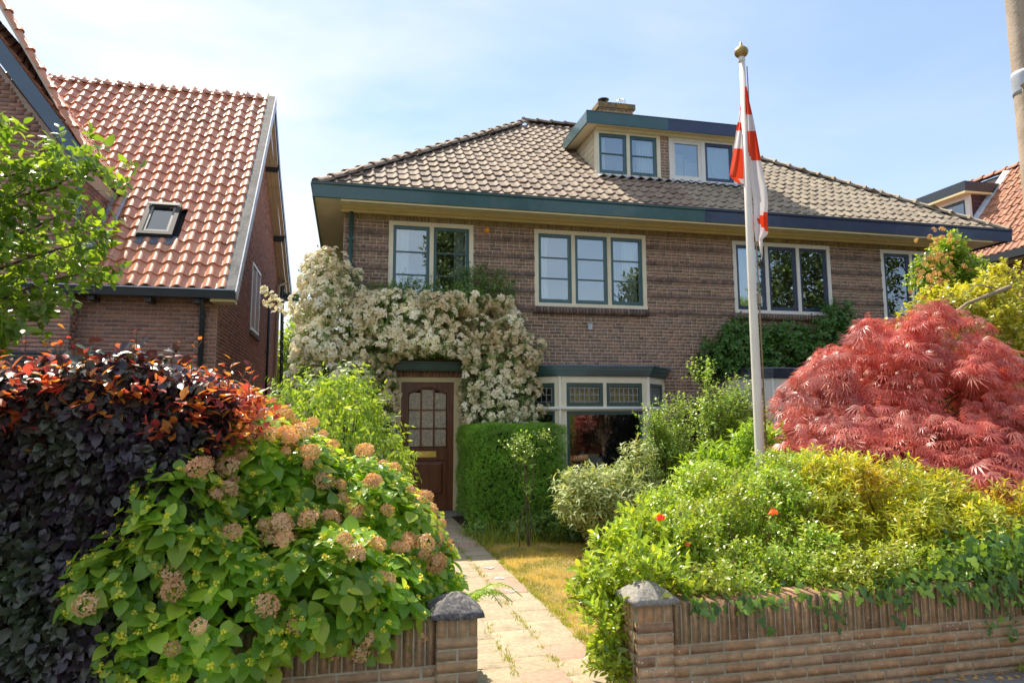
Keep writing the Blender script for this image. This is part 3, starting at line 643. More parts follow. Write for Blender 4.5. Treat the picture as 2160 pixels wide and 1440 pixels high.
# ------------------------------------------------------------------ bay windows
def bay(H, mirror, cols, leaded):
    mx = (lambda x: mir(x)) if mirror else (lambda x: x)
    XA, XB, YF = 3.47, 5.06, 11.32; XO0, XO1 = 2.79, 5.70
    P = [(mx(XO0), YW+.02), (mx(XA), YF), (mx(XB), YF), (mx(XO1), YW+.02)]
    if mirror: P = P[::-1]
    fr, sa, co = cols; root = MB()
    def seg(i):
        a = np.array([*P[i], 0]); b = np.array([*P[i+1], 0]); d = b-a; Ln = np.linalg.norm(d); d = d/Ln; n = np.array([d[1], -d[0], 0]); return a, d, n, Ln
    def bx(mbx, i, u0, u1, z0, z1, o0, o1, mi=0):
        a, d, n, Ln = seg(i); q = [a+d*u+n*o for u, o in ((u0, o1), (u1, o1), (u1, o0), (u0, o0))]
        mbx.hexa([(p[0], p[1], z0) for p in q]+[(p[0], p[1], z1) for p in q], mi)
    for i in range(3):
        a, d, n, Ln = seg(i)
        bx(root, i, 0, Ln, 2.175, 2.285, -.08, .0); bx(root, i, .0, Ln, .62, .70, -.08, .012)
        bx(root, i, 0, .11, .70, 2.175, -.08, -.001); bx(root, i, Ln-.11, Ln, .70, 2.175, -.08, -.001)
        bx(root, i, .11, Ln-.11, 1.70, 1.775, -.07, -.004)
    for k, (px, py) in enumerate(P[1:3]): root.tube([(px, py+.015, .62), (px, py+.015, 2.285)], .035, 8)
    fo = root.build('bay_window', M[fr], H)
    r = MB()
    for i in range(3): a, d, n, Ln = seg(i); r.tube([a+n*.015+np.array([0,0,1.745]), a+d*Ln+n*.015+np.array([0,0,1.745])], .032, 8)
    r.build('transom_rail', M['white'], fo)
    # low brick base
    pl = MB()
    pl.add([(P[0][0], P[0][1], 0), (P[1][0], P[1][1], 0), (P[2][0], P[2][1], 0), (P[3][0], P[3][1], 0), (P[0][0], P[0][1], .62), (P[1][0], P[1][1], .62), (P[2][0], P[2][1], .62), (P[3][0], P[3][1], .62)], [(0,1,5,4), (1,2,6,5), (2,3,7,6), (4,5,6,7)])
    base = pl.build('bay_base', M['mortar'], H)
    for i in range(3):
        a, d, n, Ln = seg(i); lay_bricks(base, a, d, n, .01, Ln-.01, .003, .60, M['brick'], course=.0614, limit=0)
    # sashes
    for i in range(3):
        a, d, n, Ln = seg(i); ups = [(.11, Ln/2-.03), (Ln/2+.03, Ln-.11)] if i == 1 else [(.11, Ln-.11)]
        if i == 1:
            m_ = MB(); bx(m_, 1, Ln/2-.03, Ln/2+.03, 1.775, 2.175, -.075, -.002); m_.build('mullion', M[fr], fo)
        for (u0, u1) in ups:
            s = MB(); w = .055; bx(s, i, u0, u1, 1.775, 1.835, -.065, -.012); bx(s, i, u0, u1, 2.115, 2.175, -.065, -.012)
            bx(s, i, u0, u0+w, 1.835, 2.115, -.064, -.013); bx(s, i, u1-w, u1, 1.835, 2.115, -.064, -.013); s.build('sash', M[sa], fo)
            g = MB(); bx(g, i, u0+w, u1-w, 1.835, 2.115, -.045, -.040); g.build('pane', M['glass_lead' if leaded else 'glass_dark'], fo)
            if leaded:
                bb = MB(); nb = 6; ww = u1-u0-2*w
                for k in range(nb+1): u = u0+w+.02+(ww-.04)*k/nb; bx(bb, i, u-.006, u+.006, 1.845, 2.105, -.039, -.032)
                for z in (1.86, 1.975, 2.09): bx(bb, i, u0+w, u1-w, z-.006, z+.006, -.0385, -.0325)
                bb.build('lead_came', M['leadbar'], fo)
        s = MB(); u0, u1 = .11, Ln-.11; w = .05
        for (q0, q1, z0, z1) in ((u0, u1, .70, .77), (u0, u1, 1.64, 1.70), (u0, u0+w, .77, 1.64), (u1-w, u1, .77, 1.64)): bx(s, i, q0, q1, z0, z1, -.065, -.012+(.001 if q1-q0 < .1 else 0))
        s.build('sash', M[sa], fo)
        g = MB(); bx(g, i, u0+w, u1-w, .77, 1.64, -.045, -.040); g.build('pane', M['glass_dark'], fo)
    # cornice: stepped profile running round the bay, flat lead top
    c = MB(); steps = [(2.286, 2.315, .03), (2.316, 2.35, .055), (2.351, 2.385, .075), (2.386, 2.425, .10), (2.426, 2.455, .12)]
    def ring(off):
        out = []
        for k in range(4):
            if k == 0: a, d, n, Ln = seg(0); out.append(a+n*off)
            elif k == 3: a, d, n, Ln = seg(2); out.append(a+d*Ln+n*off)
            else:
                _, d0, n0, _ = seg(k-1); _, d1, n1, _ = seg(k); b = norm(n0+n1); out.append(np.array([*P[k], 0])+b*off/(b@n0))
        return out
    for z0, z1, off in steps:
        q = ring(off); back = [(q[3][0], YW, 0), (q[0][0], YW, 0)]
        pts = [tuple(p) for p in q]+back
        n = len(pts); V = [(p[0], p[1], z0) for p in pts]+[(p[0], p[1], z1) for p in pts]
        c.add(V, [tuple(range(n-1, -1, -1)), tuple(range(n, 2*n))]+[(k, (k+1) % n, n+(k+1) % n, n+k) for k in range(n)])
    c.build('bay_cornice', M[co], fo)
    q = ring(.14); pts = [tuple(p) for p in q]+[(q[3][0], YW-.0, 0), (q[0][0], YW-.0, 0)]; n = len(pts)
    V = [(p[0], p[1], 2.457) for p in pts]+[(p[0], p[1]+(0 if p[1] >= YW-.01 else .01), 2.475+(.04 if p[1] >= YW-.01 else 0)) for p in pts]
    l = MB(); l.add(V, [tuple(range(n-1, -1, -1)), tuple(range(n, 2*n))]+[(k, (k+1) % n, n+(k+1) % n, n+k) for k in range(n)]); l.build('bay_roof', M['dark_lead'], fo)
    return P
bay(H1, False, ('cream', 'green_moss', 'green'), True)
bay(H2, True, ('white', 'white', 'navy'), False)
# what hangs inside the windows
curtain(.72, .98, YW+.16, 3.55, 4.95, 'white curtain at the left edge of the leftmost upstairs window', 4)
curtain(1.78, 2.02, YW+.16, 3.55, 4.95, 'white curtain at the right edge of the leftmost upstairs window', 4)
curtain(3.30, 3.54, YW+.16, 3.6, 4.95, 'gathered white curtain at the left edge of the green triple window', 4, taper=.3)
curtain(4.98, 5.30, YW+.16, 3.6, 4.95, 'gathered white curtain at the right edge of the green triple window', 5, taper=.3)
curtain(7.30, 7.90, YW+.16, 3.6, 4.95, 'pale slatted blind in the left pane of the navy triple window', 8, mat='blind', amp=.02, cat='blind', name='blind')
curtain(4.88, 5.04, dy+.14, 6.5, 7.4, 'narrow white curtain in the left green dormer window', 2)
curtain(5.74, 6.12, dy+.14, 6.5, 7.4, 'wide white curtain in the right green dormer window', 6)
curtain(7.27, 7.88, dy+.14, 6.5, 7.4, 'pale vertical blind behind the navy dormer window', 9, mat='blind', amp=.015, cat='blind', name='blind')
curtain(3.60, 4.20, 11.48, 1.80, 2.16, 'yellow green blind behind the left leaded pane of the bay window', 3, mat='olive_blind', amp=.004, cat='blind', name='blind')
curtain(4.30, 4.92, 11.48, 1.80, 2.16, 'yellow green blind behind the right leaded pane of the bay window', 3, mat='olive_blind', amp=.004, cat='blind', name='blind')
curtain(3.62, 3.80, 11.50, .72, 1.66, 'ochre curtain at the left edge of the large bay pane', 3, mat='amber', amp=.02)
bd = MB(); bd.box(6.50, 6.86, dy+.30, dy+.33, 6.5, 7.16); bd.box(6.94, 7.2, dy+.25, dy+.28, 6.5, 7.0); ob = bd.build('display_board', M['blind']); tagit(ob, 'pale boards leaning inside the white framed dormer window', 'board')
bd = MB()
bd.box(6.87, 6.895, dy+.22, dy+.24, 6.48, 7.03); bd.box(6.895, 7.2, dy+.22, dy+.24, 7.005, 7.03); bd.build('board_frame', M['chrome'], ob)
# figurine on the bay sill
fg = MB(); fg.lathe((4.22, 11.55, .70), [(.05,0), (.07,.04), (.045,.10), (.03,.14), (.035,.17), (.01,.20)], 10); tagit(fg.build('figurine', M['lead']), 'small grey figurine standing on the bay window sill', 'figurine')
# ------------------------------------------------------------------ left house with the red pantile roof
LH = thing('brick_house', (-5, 16, 0), 'tall brick house on the left with a steep red clay pantile roof', 'house')
LX, LY, LZE, LYE = -2.09, 12.0, 3.60, 11.68
LYR, LZR = 15.92, 8.68; LT = (LZR-LZE)/(LYR-LYE); LS = math.sqrt(1+LT*LT); LXV = -1.80
GX = -4.12                                     # right side of the cross gable
wtop = 3.50
b = MB(); b.box(-9, LX, LY+.004, LY+.2, 0, wtop)
yb_ = 22.0; zb_ = 5.35
roofz = lambda y: min(LZE+(y-LYE)*LT, LZR-(y-LYR)*.535)
bp = [(LY+.21, 0), (yb_, 0), (yb_, roofz(yb_)-.1), (LYR, LZR-.12), (LY+.21, roofz(LY+.21)-.12)]
b.prism(bp, (LX-.2, 0, 0), (0,1,0), (0,0,1), (.196,0,0))
lwall = b.build('wall', M['mortar_left'], LH)
lay_bricks(lwall, (-6.6, LY, 0), (1,0,0), (0,-1,0), 0, 4.51, 1.9, wtop, M['brick_left'], course=.0625, limit=300, pattern='run')
win = (15.75-LY, 17.2-LY, 3.46, 4.97); slit = (16.9-LY, 17.25-LY, 6.0, 7.0)
lay_bricks(lwall, (LX, LY, 0), (0,1,0), (1,0,0), 0, yb_-LY, .01, 8.6, M['brick_left'], [win], course=.0625, limit=0, topf=lambda u: roofz(LY+u)-.12)
# side window, sill, pipes
sw = MB(); sw.box(LX-.05, LX+.02, 15.76, 17.19, 3.47, 3.55); sw.box(LX-.05, LX+.021, 15.76, 17.19, 4.9, 4.96)
for y in (15.76, 16.44, 17.12): sw.box(LX-.05, LX+.018, y, y+.07, 3.55, 4.9)
so = sw.build('window', M['white'], LH); MB().box(LX-.03, LX-.02, 15.83, 17.12, 3.55, 4.9).build('pane', M['glass'], so)
MB().box(LX-.02, LX+.06, 15.70, 17.25, 3.36, 3.46).build('window_sill', M['brick_band'], LH)
MB().tube([(LX+.06, 18.8, 1.2), (LX+.06, 18.8, 4.9)], .035, 8).build('drainpipe', M['dark_metal'], LH)
MB().tube([(LX+.08, 20.6, 0), (LX+.08, 20.6, 5.3), (LX+.2, 21.6, 5.6)], .05, 8).build('drainpipe', M['bark_pale'], LH)
ld = thing('ladder', (LX+.25, 21.2, 0), 'dark ladder leaning against the far end of the left house side wall', 'ladder')
s = MB(); s.beam((LX+.2, 21.2, 1.8), (LX+.12, 21.2, 5.5), .05, .08, (0,1,0)); s.beam((LX+.2, 21.65, 1.8), (LX+.12, 21.65, 5.5), .05, .08, (0,1,0)); s.build('rail', M['dark_metal'], ld)
s = MB()
for k in range(12): z = 2.0+k*.3; s.tube([(LX+.18, 21.2, z), (LX+.18, 21.65, z)], .018, 6)
s.build('rung', M['chrome'], ld)
# roof deck
r = MB(); r.add([(-9, LYE, LZE-.04), (LXV-.12, LYE, LZE-.04), (LXV-.12, LYR, LZR-.04), (-9, LYR, LZR-.04), (-9, yb_+.3, roofz(yb_+.3)-.04), (LXV-.12, yb_+.3, roofz(yb_+.3)-.04)], [(0,1,2,3), (3,2,5,4)])
lroof = r.build('roof', M['bitumen'], LH)
def slope_pt(x, y, off=0): return np.array([x, y-off*LT/LS, LZE+(y-LYE)*LT+off/LS])
VEL = (-3.47, -2.93, 12.48, 13.06)  # skylight x0 x1 y0 y1
S = (0, 1/LS, LT/LS); N = (0, -LT/LS, 1/LS)
def accl(u, s):
    x = -7.258+u; y = LYE+s/LS; z = LZE+s*LT/LS
    if x > LXV-.13: return False
    if VEL[0]-.02 < x < VEL[1]+.02 and VEL[2]-.02 < y < VEL[3]: return False
    # cross gable on the left swallows the slope
    ridgez, eavez = 9.6, 5.5
    gx = GX-.1-(z-5.6)/1.30 if z > 5.35 else GX-.05
    if x < gx-.15: return False
    return True
lay_tiles(lroof, (-7.258, LYE-.03, LZE+.0), (1,0,0), S, N, 5.34, (LYR-LYE)*LS-.05, pantile(.232, .335, .062, kind='s', lip=.03, th=.018), M['tile_red'], 300, accl, e=.297, w=.222)
caps(lroof, (-7.5, LYR, LZR+.02), (LXV-.1, LYR, LZR+.02), .10, M['tile_red'], step=.42)
# front verge board with grey top, back verge
v = MB(); a = slope_pt(LXV-.06, LYE-.06, .0); c = slope_pt(LXV-.06, LYR+.05, .0)
d = (c-a); v.beam(a+np.array([0,0,.04]), c+np.array([0,0,.04]), .17, .12, (0,0,1)); v.build('verge', M['concrete_verge'], LH)
v = MB(); a2 = slope_pt(LXV+.04, LYE-.06); c2 = slope_pt(LXV+.04, LYR+.05); v.beam(a2-np.array([0,0,.02]), c2-np.array([0,0,.02]), .022, .2, (0,0,1)); v.build('verge_edge', M['lead'], LH)
pts = [(LYR+.03, LZR+.05), (17.6, LZR-.05-1.0), (19.5, 6.75), (21.0, 5.98), (22.3, 5.45)]
for i in range(4):
    (ya, za), (yc, zc) = pts[i], pts[i+1]
    v = MB(); v.beam((LXV+.02, ya, za-.08), (LXV+.02, yc, zc-.08), .03, .2); v.build('bargeboard', M['dark_gutter'], LH)
    # boards under the overhang
    for k in range(3):
        x0 = LX+.01+k*.095; s = MB(); s.hexa([(x0, ya, za-.19), (x0+.088, ya, za-.19), (x0+.088, yc, zc-.19), (x0, yc, zc-.19), (x0, ya, za-.17), (x0+.088, ya, za-.17), (x0+.088, yc, zc-.17), (x0, yc, zc-.17)]); s.build('soffit_board', M['plank_tan'], LH)
for (y, z) in ((17.3, 7.72), (19.6, 6.55)): MB().box(LX, LXV, y, y+.1, z-.18, z-.02).build('bracket', M['dark_metal'], LH)
g = MB(); g.box(LX-.1, LXV+.25, 22.2, 22.4, 5.15, 5.3); g.box(LX-.1, LXV+.27, 22.0, 22.55, 5.3, 5.33); g.build('rear_gutter', M['bluegrey'], LH)
# front gutter, brackets, downpipe
g = MB(); prof = [(0, 3.44), (.0, 3.57), (-.02, 3.585), (.16, 3.585), (.16, 3.44)]
g.prism([(-.10, 3.47), (-.125, 3.585), (.12, 3.60), (.12, 3.47)], (-8, LYE, 0), (0,1,0), (0,0,1), (8+LXV+.02, 0, 0)); go = g.build('gutter', M['dark_gutter'], LH)
MB().box(-8, LXV+.02, LYE-.145, LYE-.115, 3.588, 3.606).build('gutter_edge', M['lead'], go)
MB().box(LX-.06, LXV, LYE-.02, LY-.0, 3.425, 3.468).build('eave_board', M['yellowcream'], LH)
for x in (-4.7, -3.9, -3.1, -2.4): MB().box(x, x+.09, LYE+.02, LY-.013, 3.40, 3.468).build('bracket', M['dark_metal'], LH)
dp = MB(); dp.tube([(-2.30, LYE+.05, 3.47), (-2.30, LY-.07, 3.30), (-2.30, LY-.07, 0)], .042, 10); dp.lathe((-2.30, LY-.07, 3.18), [(.05,0), (.05,.03)], 10); dp.build('downpipe', M['dark_gutter'], LH)
# skylight
x0, x1, y0, y1 = VEL
def sq(x0, x1, y0, y1, o0, o1):
    q = [slope_pt(x0, y0, o0), slope_pt(x1, y0, o0), slope_pt(x1, y1, o0), slope_pt(x0, y1, o0), slope_pt(x0, y0, o1), slope_pt(x1, y0, o1), slope_pt(x1, y1, o1), slope_pt(x0, y1, o1)]
    return q
s = MB(); s.hexa(sq(x0, x0+.07, y0, y1, .02, .13)); s.hexa(sq(x1-.07, x1, y0, y1, .02, .13)); s.hexa(sq(x0+.07, x1-.07, y0, y0+.05, .021, .13)); s.hexa(sq(x0+.07, x1-.07, y1-.06, y1, .021, .14))
sk = s.build('skylight', solid('skylight_cladding', (.05,.05,.052), .6, .3, .1, 5), LH)
s = MB(); s.hexa(sq(x0+.075, x0+.11, y0+.055, y1-.065, .08, .12)); s.hexa(sq(x1-.11, x1-.075, y0+.055, y1-.065, .08, .12)); s.hexa(sq(x0+.11, x1-.11, y0+.055, y0+.08, .08, .121)); s.hexa(sq(x0+.02, x1-.02, y1-.055, y1-.01, .141, .16)); s.build('sash', solid('grey_sash', (.22,.22,.21), .5, .3, .1, 5), sk)
MB().hexa(sq(x0+.11, x1-.11, y0+.08, y1-.065, .085, .09)).build('pane', M['glass'], sk)
MB().hexa(sq(x0+.11, x1-.11, y0+.08, y1-.065, .03, .035)).build('blind', M['blind'], sk)
V = []; F = []
for i in range(31):
    x = x0-.1+(x1-x0+.2)*i/30; V += [slope_pt(x, y0+.03, .05), slope_pt(x, y0-.06, .055), slope_pt(x, y0-.12, .05+.025*(1+math.sin(2*math.pi*(x+7.258)/.222-3.64)))]
for i in range(30): p = i*3; F += [(p, p+3, p+4, p+1), (p+1, p+4, p+5, p+2)]
link('skylight_flashing', fastmesh('skylight_flashing', V, F, M['dark_lead'], None, True), LH)
# cross gable
gw = MB(); sl_ = 1.30; ex = GX+.0
gz = lambda x: 5.50+(ex-x)*sl_
gp = [(-9, 0), (ex, 0), (ex, 5.42), (ex-2.42, gz(ex-2.42)-.15), (-9, gz(ex-2.42)-2.46*sl_)]
gw.prism(gp, (0, LY-.30, 0), (1,0,0), (0,0,1), (0, .20, 0)); gw.box(ex-.2, ex, LY-.099, 14.2, 0, 5.42)
gwo = gw.build('gable_wall', M['mortar_left'], LH)
lay_bricks(gwo, (-6.6, LY-.304, 0), (1,0,0), (0,-1,0), 0, ex+6.6, 1.9, 9.3, M['brick_left'], course=.0625, limit=300, pattern='run', topf=lambda u: min(gz(-6.6+u), 8.7-(abs(min(0,-6.6+u-ex+2.4)))*sl_)-.15)
lay_bricks(gwo, (ex, LY-.30, 0), (0,1,0), (1,0,0), 0, 2.3, 1.9, 5.42, M['brick_left'], course=.0625, limit=0, pattern='run')
bb = MB(); y0b = LY-.52
bb.hexa([(ex-.02, y0b, 5.50-.02), (ex-2.42, y0b, 5.50+2.42*sl_-.02), (ex-2.42, y0b+.04, 5.50+2.42*sl_-.02), (ex-.02, y0b+.04, 5.48), (ex+.12, y0b, 5.62), (ex-2.42, y0b, 5.50+2.42*sl_+.38), (ex-2.42, y0b+.04, 5.50+2.42*sl_+.38), (ex+.12, y0b+.04, 5.62)])
bb.build('bargeboard', M['bluegrey'], LH)
bb = MB(); bb.box(ex-.06, ex+.17, y0b-.01, y0b+.20, 5.40, 5.60); bb.build('gutter_box', M['bluegrey'], LH)
gg = MB(); gg.box(ex+.05, ex+.17, y0b+.2, 13.25, 5.46, 5.585); gg.build('side_gutter', M['dark_gutter'], LH)
gs = MB(); gs.hexa([(ex-.02, y0b+.05, 5.30), (ex+.12, y0b+.05, 5.44), (ex+.12, 13.2, 5.44), (ex-.02, 13.2, 5.30), (ex-.02, y0b+.05, 5.33), (ex+.12, y0b+.05, 5.46), (ex+.12, 13.2, 5.46), (ex-.02, 13.2, 5.33)]); gs.build('side_soffit', M['white'], LH)
gr = MB(); gr.add([(ex+.1, y0b, 5.60), (ex+.1, 13.4, 5.60), (ex-3.2, 18, 5.60+3.3*sl_), (ex-2.42, y0b, 5.60+3.3*sl_)], [(0,1,2,3)]); groof = gr.build('gable_roof', M['bitumen'], LH)
gl = math.sqrt(1+sl_*sl_); Sg = (-1/gl, 0, sl_/gl); Ng = (sl_/gl, 0, 1/gl)
def accg(u, s):
    z = 5.6+s*sl_/gl; y = y0b+u
    return y < LYE+(z-LZE)/LT+.25
lay_tiles(groof, (ex+.12, y0b+.02, 5.60), (0,1,0), Sg, Ng, 6, 2.5*gl, pantile(.232, .335, .062, kind='s', lip=.03, th=.018), M['tile_red'], 120, accg, e=.297, w=.222)
caps(groof, (ex+.08, y0b+.05, 5.70), (ex-2.42, y0b+.05, 5.72+3.28*sl_), .09, M['tile_red'], piece='verge_tile', step=.34)
fl = MB(); q = [slope_pt(ex+.01, LYE+.3, .05), slope_pt(ex+.26, LYE+.3, .07), slope_pt(ex+.26, 13.2, .07), slope_pt(ex+.01, 13.2, .05)]
fl.add(q+[p+np.array([0,0,.01]) for p in q], [(0,1,2,3), (7,6,5,4), (0,4,5,1), (1,5,6,2), (2,6,7,3), (3,7,4,0)])
fl.add([(ex+.02, LYE+.35, 3.7+.3), (ex+.02, 13.2, 5.3), (ex+.02, 13.2, 5.45), (ex+.02, LYE+.35, 4.25)], [(0,1,2,3)]); fl.build('lead_flashing', M['lead'], LH)
MB().tube([(ex+.03, LY-.36, 5.4), (ex+.03, LY-.36, 3.7)], .035, 8).build('downpipe', M['bluegrey'], LH)
# low bay cornice behind the hedge
c = MB()
for k, (z0, z1, o) in enumerate([(2.36, 2.41, .0), (2.42, 2.46, .03), (2.47, 2.52, .05), (2.53, 2.57, .08)]): c.box(-5.6, -2.95+o, 11.3-o, LY-.013, z0, z1)
c.build('bay_cornice', M['dark_gutter'], LH)
c = MB(); c.box(-5.5, -3.02, 11.38, LY-.02, 0, 2.355); c.build('bay_window', M['white'], LH)

# ------------------------------------------------------------------ neighbour at the far right
RH = thing('brick_house', (17, 15, 0), 'house at the right edge with an orange tiled roof and a maroon boarded dormer', 'house')
rx0, rz0, rt_ = 15.0, 5.40, 1.2; rs = math.sqrt(1+rt_*rt_); rxr = 17.3
rw = MB(); rw.box(15.35, 19.2, 11.6, 20, 0, 5.4); rw.prism([(15.35, 5.4), (19.2, 5.4), (17.3, 7.9)], (0, 11.6, 0), (1,0,0), (0,0,1), (0,.2,0)); rwo = rw.build('wall', M['mortar'], RH)
lay_bricks(rwo, (15.35, 20, 0), (0,-1,0), (-1,0,0), 0, 8.4, .01, 5.3, M['brick'], course=.0625, limit=0)
rr = MB(); rr.add([(rx0, 11.2, rz0-.03), (rxr, 11.2, rz0+(rxr-rx0)*rt_-.03), (rxr, 20.4, rz0+(rxr-rx0)*rt_-.03), (rx0, 20.4, rz0-.03), (19.6, 11.2, rz0-.03), (19.6, 20.4, rz0-.03)], [(0,3,2,1), (1,2,5,4)])
rro = rr.build('roof', M['bitumen'], RH)
lay_tiles(rro, (rx0, 20.4, rz0), (0,-1,0), (1/rs, 0, rt_/rs), (-rt_/rs, 0, 1/rs), 9.2, (rxr-rx0)*rs, pantile(.212, .33, .05, kind='s', lip=.025), M['tile_orange'], 200, lambda u, s: not (14.75 < 20.4-u < 17.7 and s/rs > .95), e=.30, w=.2)
caps(rro, (rxr, 11.2, rz0+(rxr-rx0)*rt_+.03), (rxr, 20.4, rz0+(rxr-rx0)*rt_+.03), .1, M['tile_orange'])
g = MB(); g.box(rx0-.14, rx0+.02, 11.2, 20.4, 5.22, 5.40); g.build('gutter', M['dark_gutter'], RH)
g = MB(); g.box(rx0-.02, 15.35, 11.2, 20.4, 5.18, 5.215); g.build('soffit', M['plank_cream'], RH)
DX, DY0, DY1 = 16.0, 14.85, 17.6
d = MB(); d.box(DX-.25, 18.0, DY0-.12, DY1+.12, 7.50, 7.76); d.build('dormer_fascia', M['dark_gutter'], RH)
d = MB(); d.box(DX-.25, 18.0, DY0-.11, DY1+.11, 7.44, 7.495); d.build('dormer_trim', M['yellowcream'], RH)
d = MB(); d.box(DX, 17.8, DY0+.03, DY0+.06, 6.55, 7.44); dc = d.build('dormer_cheek', M['plank_maroon'], RH)
for k in range(7):
    z = 6.60+k*.12; xe = min(17.8, rx0+(z+.12-rz0)/rt_); MB().box(DX+.06, max(xe, DX+.2), DY0, DY0+.028, z, z+.11).build('board', M['plank_maroon'], dc)
d = MB(); d.box(DX-.02, DX+.05, DY0, DY0+.14, 6.6, 7.44); d.box(DX-.02, DX+.05, DY1-.1, DY1, 6.6, 7.44); d.box(DX-.019, DX+.05, DY0+.14, DY1-.1, 7.34, 7.44); d.box(DX-.019, DX+.05, DY0+.14, DY1-.1, 6.58, 6.68); wf = d.build('window', M['white'], RH)
d = MB(); d.box(DX+.0, DX+.04, DY0+.15, DY1-.11, 6.69, 6.76); d.box(DX, DX+.04, DY0+.15, DY1-.11, 7.27, 7.33)
for y in (DY0+.15, 16.1, DY1-.17): d.box(DX-.001, DX+.041, y, y+.06, 6.761, 7.269)
d.build('sash', M['dark_gutter'], wf); MB().box(DX+.02, DX+.025, DY0+.2, DY1-.17, 6.76, 7.27).build('pane', M['glass'], wf)
fl = MB(); zz = lambda x: rz0+(x-rx0)*rt_
fl.hexa([(16.0, DY0-.16, zz(16.0)+.06), (17.25, DY0-.16, zz(17.25)+.06), (17.25, DY0-.002, zz(17.25)+.07), (16.0, DY0-.002, zz(16.0)+.07), (16.0, DY0-.16, zz(16.0)+.075), (17.25, DY0-.16, zz(17.25)+.075), (17.25, DY0-.002, zz(17.25)+.16), (16.0, DY0-.002, zz(16.0)+.16)]); fl.build('lead_flashing', M['lead'], RH)

# ------------------------------------------------------------------ ground, pavement, road, path, lawn
def sheet(name, x0, x1, y0, y1, z, mat, kind='structure'):
    me = fastmesh(name, [(x0,y0,z),(x1,y0,z),(x1,y1,z),(x0,y1,z)], [(0,1,2,3)], M[mat] if isinstance(mat, str) else mat); o = link(name, me); o['kind'] = kind; return o
sheet('ground', -400, 400, -400, 400, -.14, M['soil'])
gs = MB(); gs.box(-12, .78, 4.07, 30, -.12, -.012); gs.box(1.705, 24, 4.07, 30, -.12, -.012); gs.box(.78, 1.705, 4.07, 30, -.12, -.03)
go = gs.build('garden_soil', M['soil']); go['kind'] = 'structure'
sheet('lawn', 1.693, 4.2, 4.3, 9.1, -.004, 'lawn_base')
pv = MB(); pv.box(-14, 26, 1.2, 3.87, -.12, -.02); pv.box(.70, 1.60, 3.87, 4.07, -.12, -.021); po = pv.build('pavement', M['asphalt']); po['kind'] = 'structure'
rd = MB(); rd.box(-60, 60, -6.5, .95, -.13, -.115); ro = rd.build('road', M['asphalt']); ro['kind'] = 'structure'
kb = MB(); kb.box(-60, 60, 1.0, 1.15, -.13, -.01); ko = kb.build('kerb', M['pavement']); ko['kind'] = 'structure'
P = []
for i in range(-10, 30):
    for j in range(9): P.append((i*.3+.15, 1.3+j*.3-.0+.1, -.022))
P = np.array([p for p in P if p[1] < 3.85]); n = len(P)
put('paving_slabs', 'paving_slab', CUBE, CUBEF, P, np.repeat(np.eye(3)[None], n, 0)+rng.normal(0, .003, (n,3,3)), np.repeat([[.292, .292, .04]], n, 0), M['pavement'], po, 120, stuffname='paving_slabs')
# path: three columns of 30 cm slabs
pb = MB(); pb.box(.78, 1.705, 4.07, 11.6, -.03, -.022); path = pb.build('path', M['mossy'] if 'mossy' in M else M['mortar_garden']); path['kind'] = 'structure'
P = []; PP = []
for c, x in enumerate((.94, 1.24, 1.54)):
    y = 3.93+(0, .16, .05)[c]
    while y < 11.55:
        q = (x, y, -.02+rng.normal(0, .002)); pink = (c == 2 and (abs(y-6.58) < .15 or abs(y-7.12) < .15 or abs(y-7.61) < .15)) or (c == 1 and y < 4.4) or rng.random() < .025
        (PP if pink else P).append(q); y += .30
for L_, mt in ((P, 'paver'), (PP, 'paver_pink')):
    A = np.array(L_); n = len(A); Rm = np.repeat(np.eye(3)[None], n, 0)+rng.normal(0, .005, (n,3,3))
    put('paving_stones', 'paving_stone', CUBE, CUBEF, A, Rm, np.repeat([[.291, .291, .045]], n, 0), M[mt], path, 300)
for txt, y in (('9', 6.58), ('6', 7.12), ('9', 7.61)):
    cu = bpy.data.curves.new('painted_number', 'FONT'); cu.body = txt; cu.size = .19; cu.extrude = .001; cu.align_x = 'CENTER'; cu.align_y = 'CENTER'
    ob = bpy.data.objects.new('painted_number', cu); dg = bpy.context.evaluated_depsgraph_get(); COL.objects.link(ob)
    me = bpy.data.meshes.new_from_object(ob); bpy.data.objects.remove(ob); me.materials.append(M['white'])
    V = np.array([v.co[:] for v in me.vertices]); V[:, 0] *= 1.35
    for v, c in zip(me.vertices, V): v.co = (1.52+c[0]*1.0, y+c[1]*.72, .012 if c[2] > 0 else .005)
    o = link('painted_number', me, path)

# ------------------------------------------------------------------ low garden walls with pillars
def garden_wall(label, x0, x1, pil):
    t = thing('garden_wall', ((x0+x1)/2, 3.97, 0), label, 'wall', 'low brick garden walls')
    zt = .55
    core = MB().box(x0, x1, 3.8700, 4.05, -.12, zt-.012).build('wall_core', M['mortar_garden'], t)
    u0 = 0; Ln = x1-x0
    lay_bricks(core, (x0, 3.87, 0), (1,0,0), (0,-1,0), 0, Ln, -.045, .322, M['brick_garden'], course=.0608, limit=300, pattern='run', proud=.0045, blen=.215)
    n = int(Ln/.0605); P = []; S = []
    for i in range(n): P.append((x0+(i+.5)*Ln/n, 3.974, (.322+.113)+rng.normal(0, .0015))); S.append((.0525, .212, .222))
    Rm = np.repeat(np.eye(3)[None], n, 0)+rng.normal(0, .004, (n,3,3))
    put('coping_bricks', 'coping_brick', CUBE, CUBEF, P, Rm, S, M['brick_garden'], core, 300, stuffname='coping_bricks')
    return t
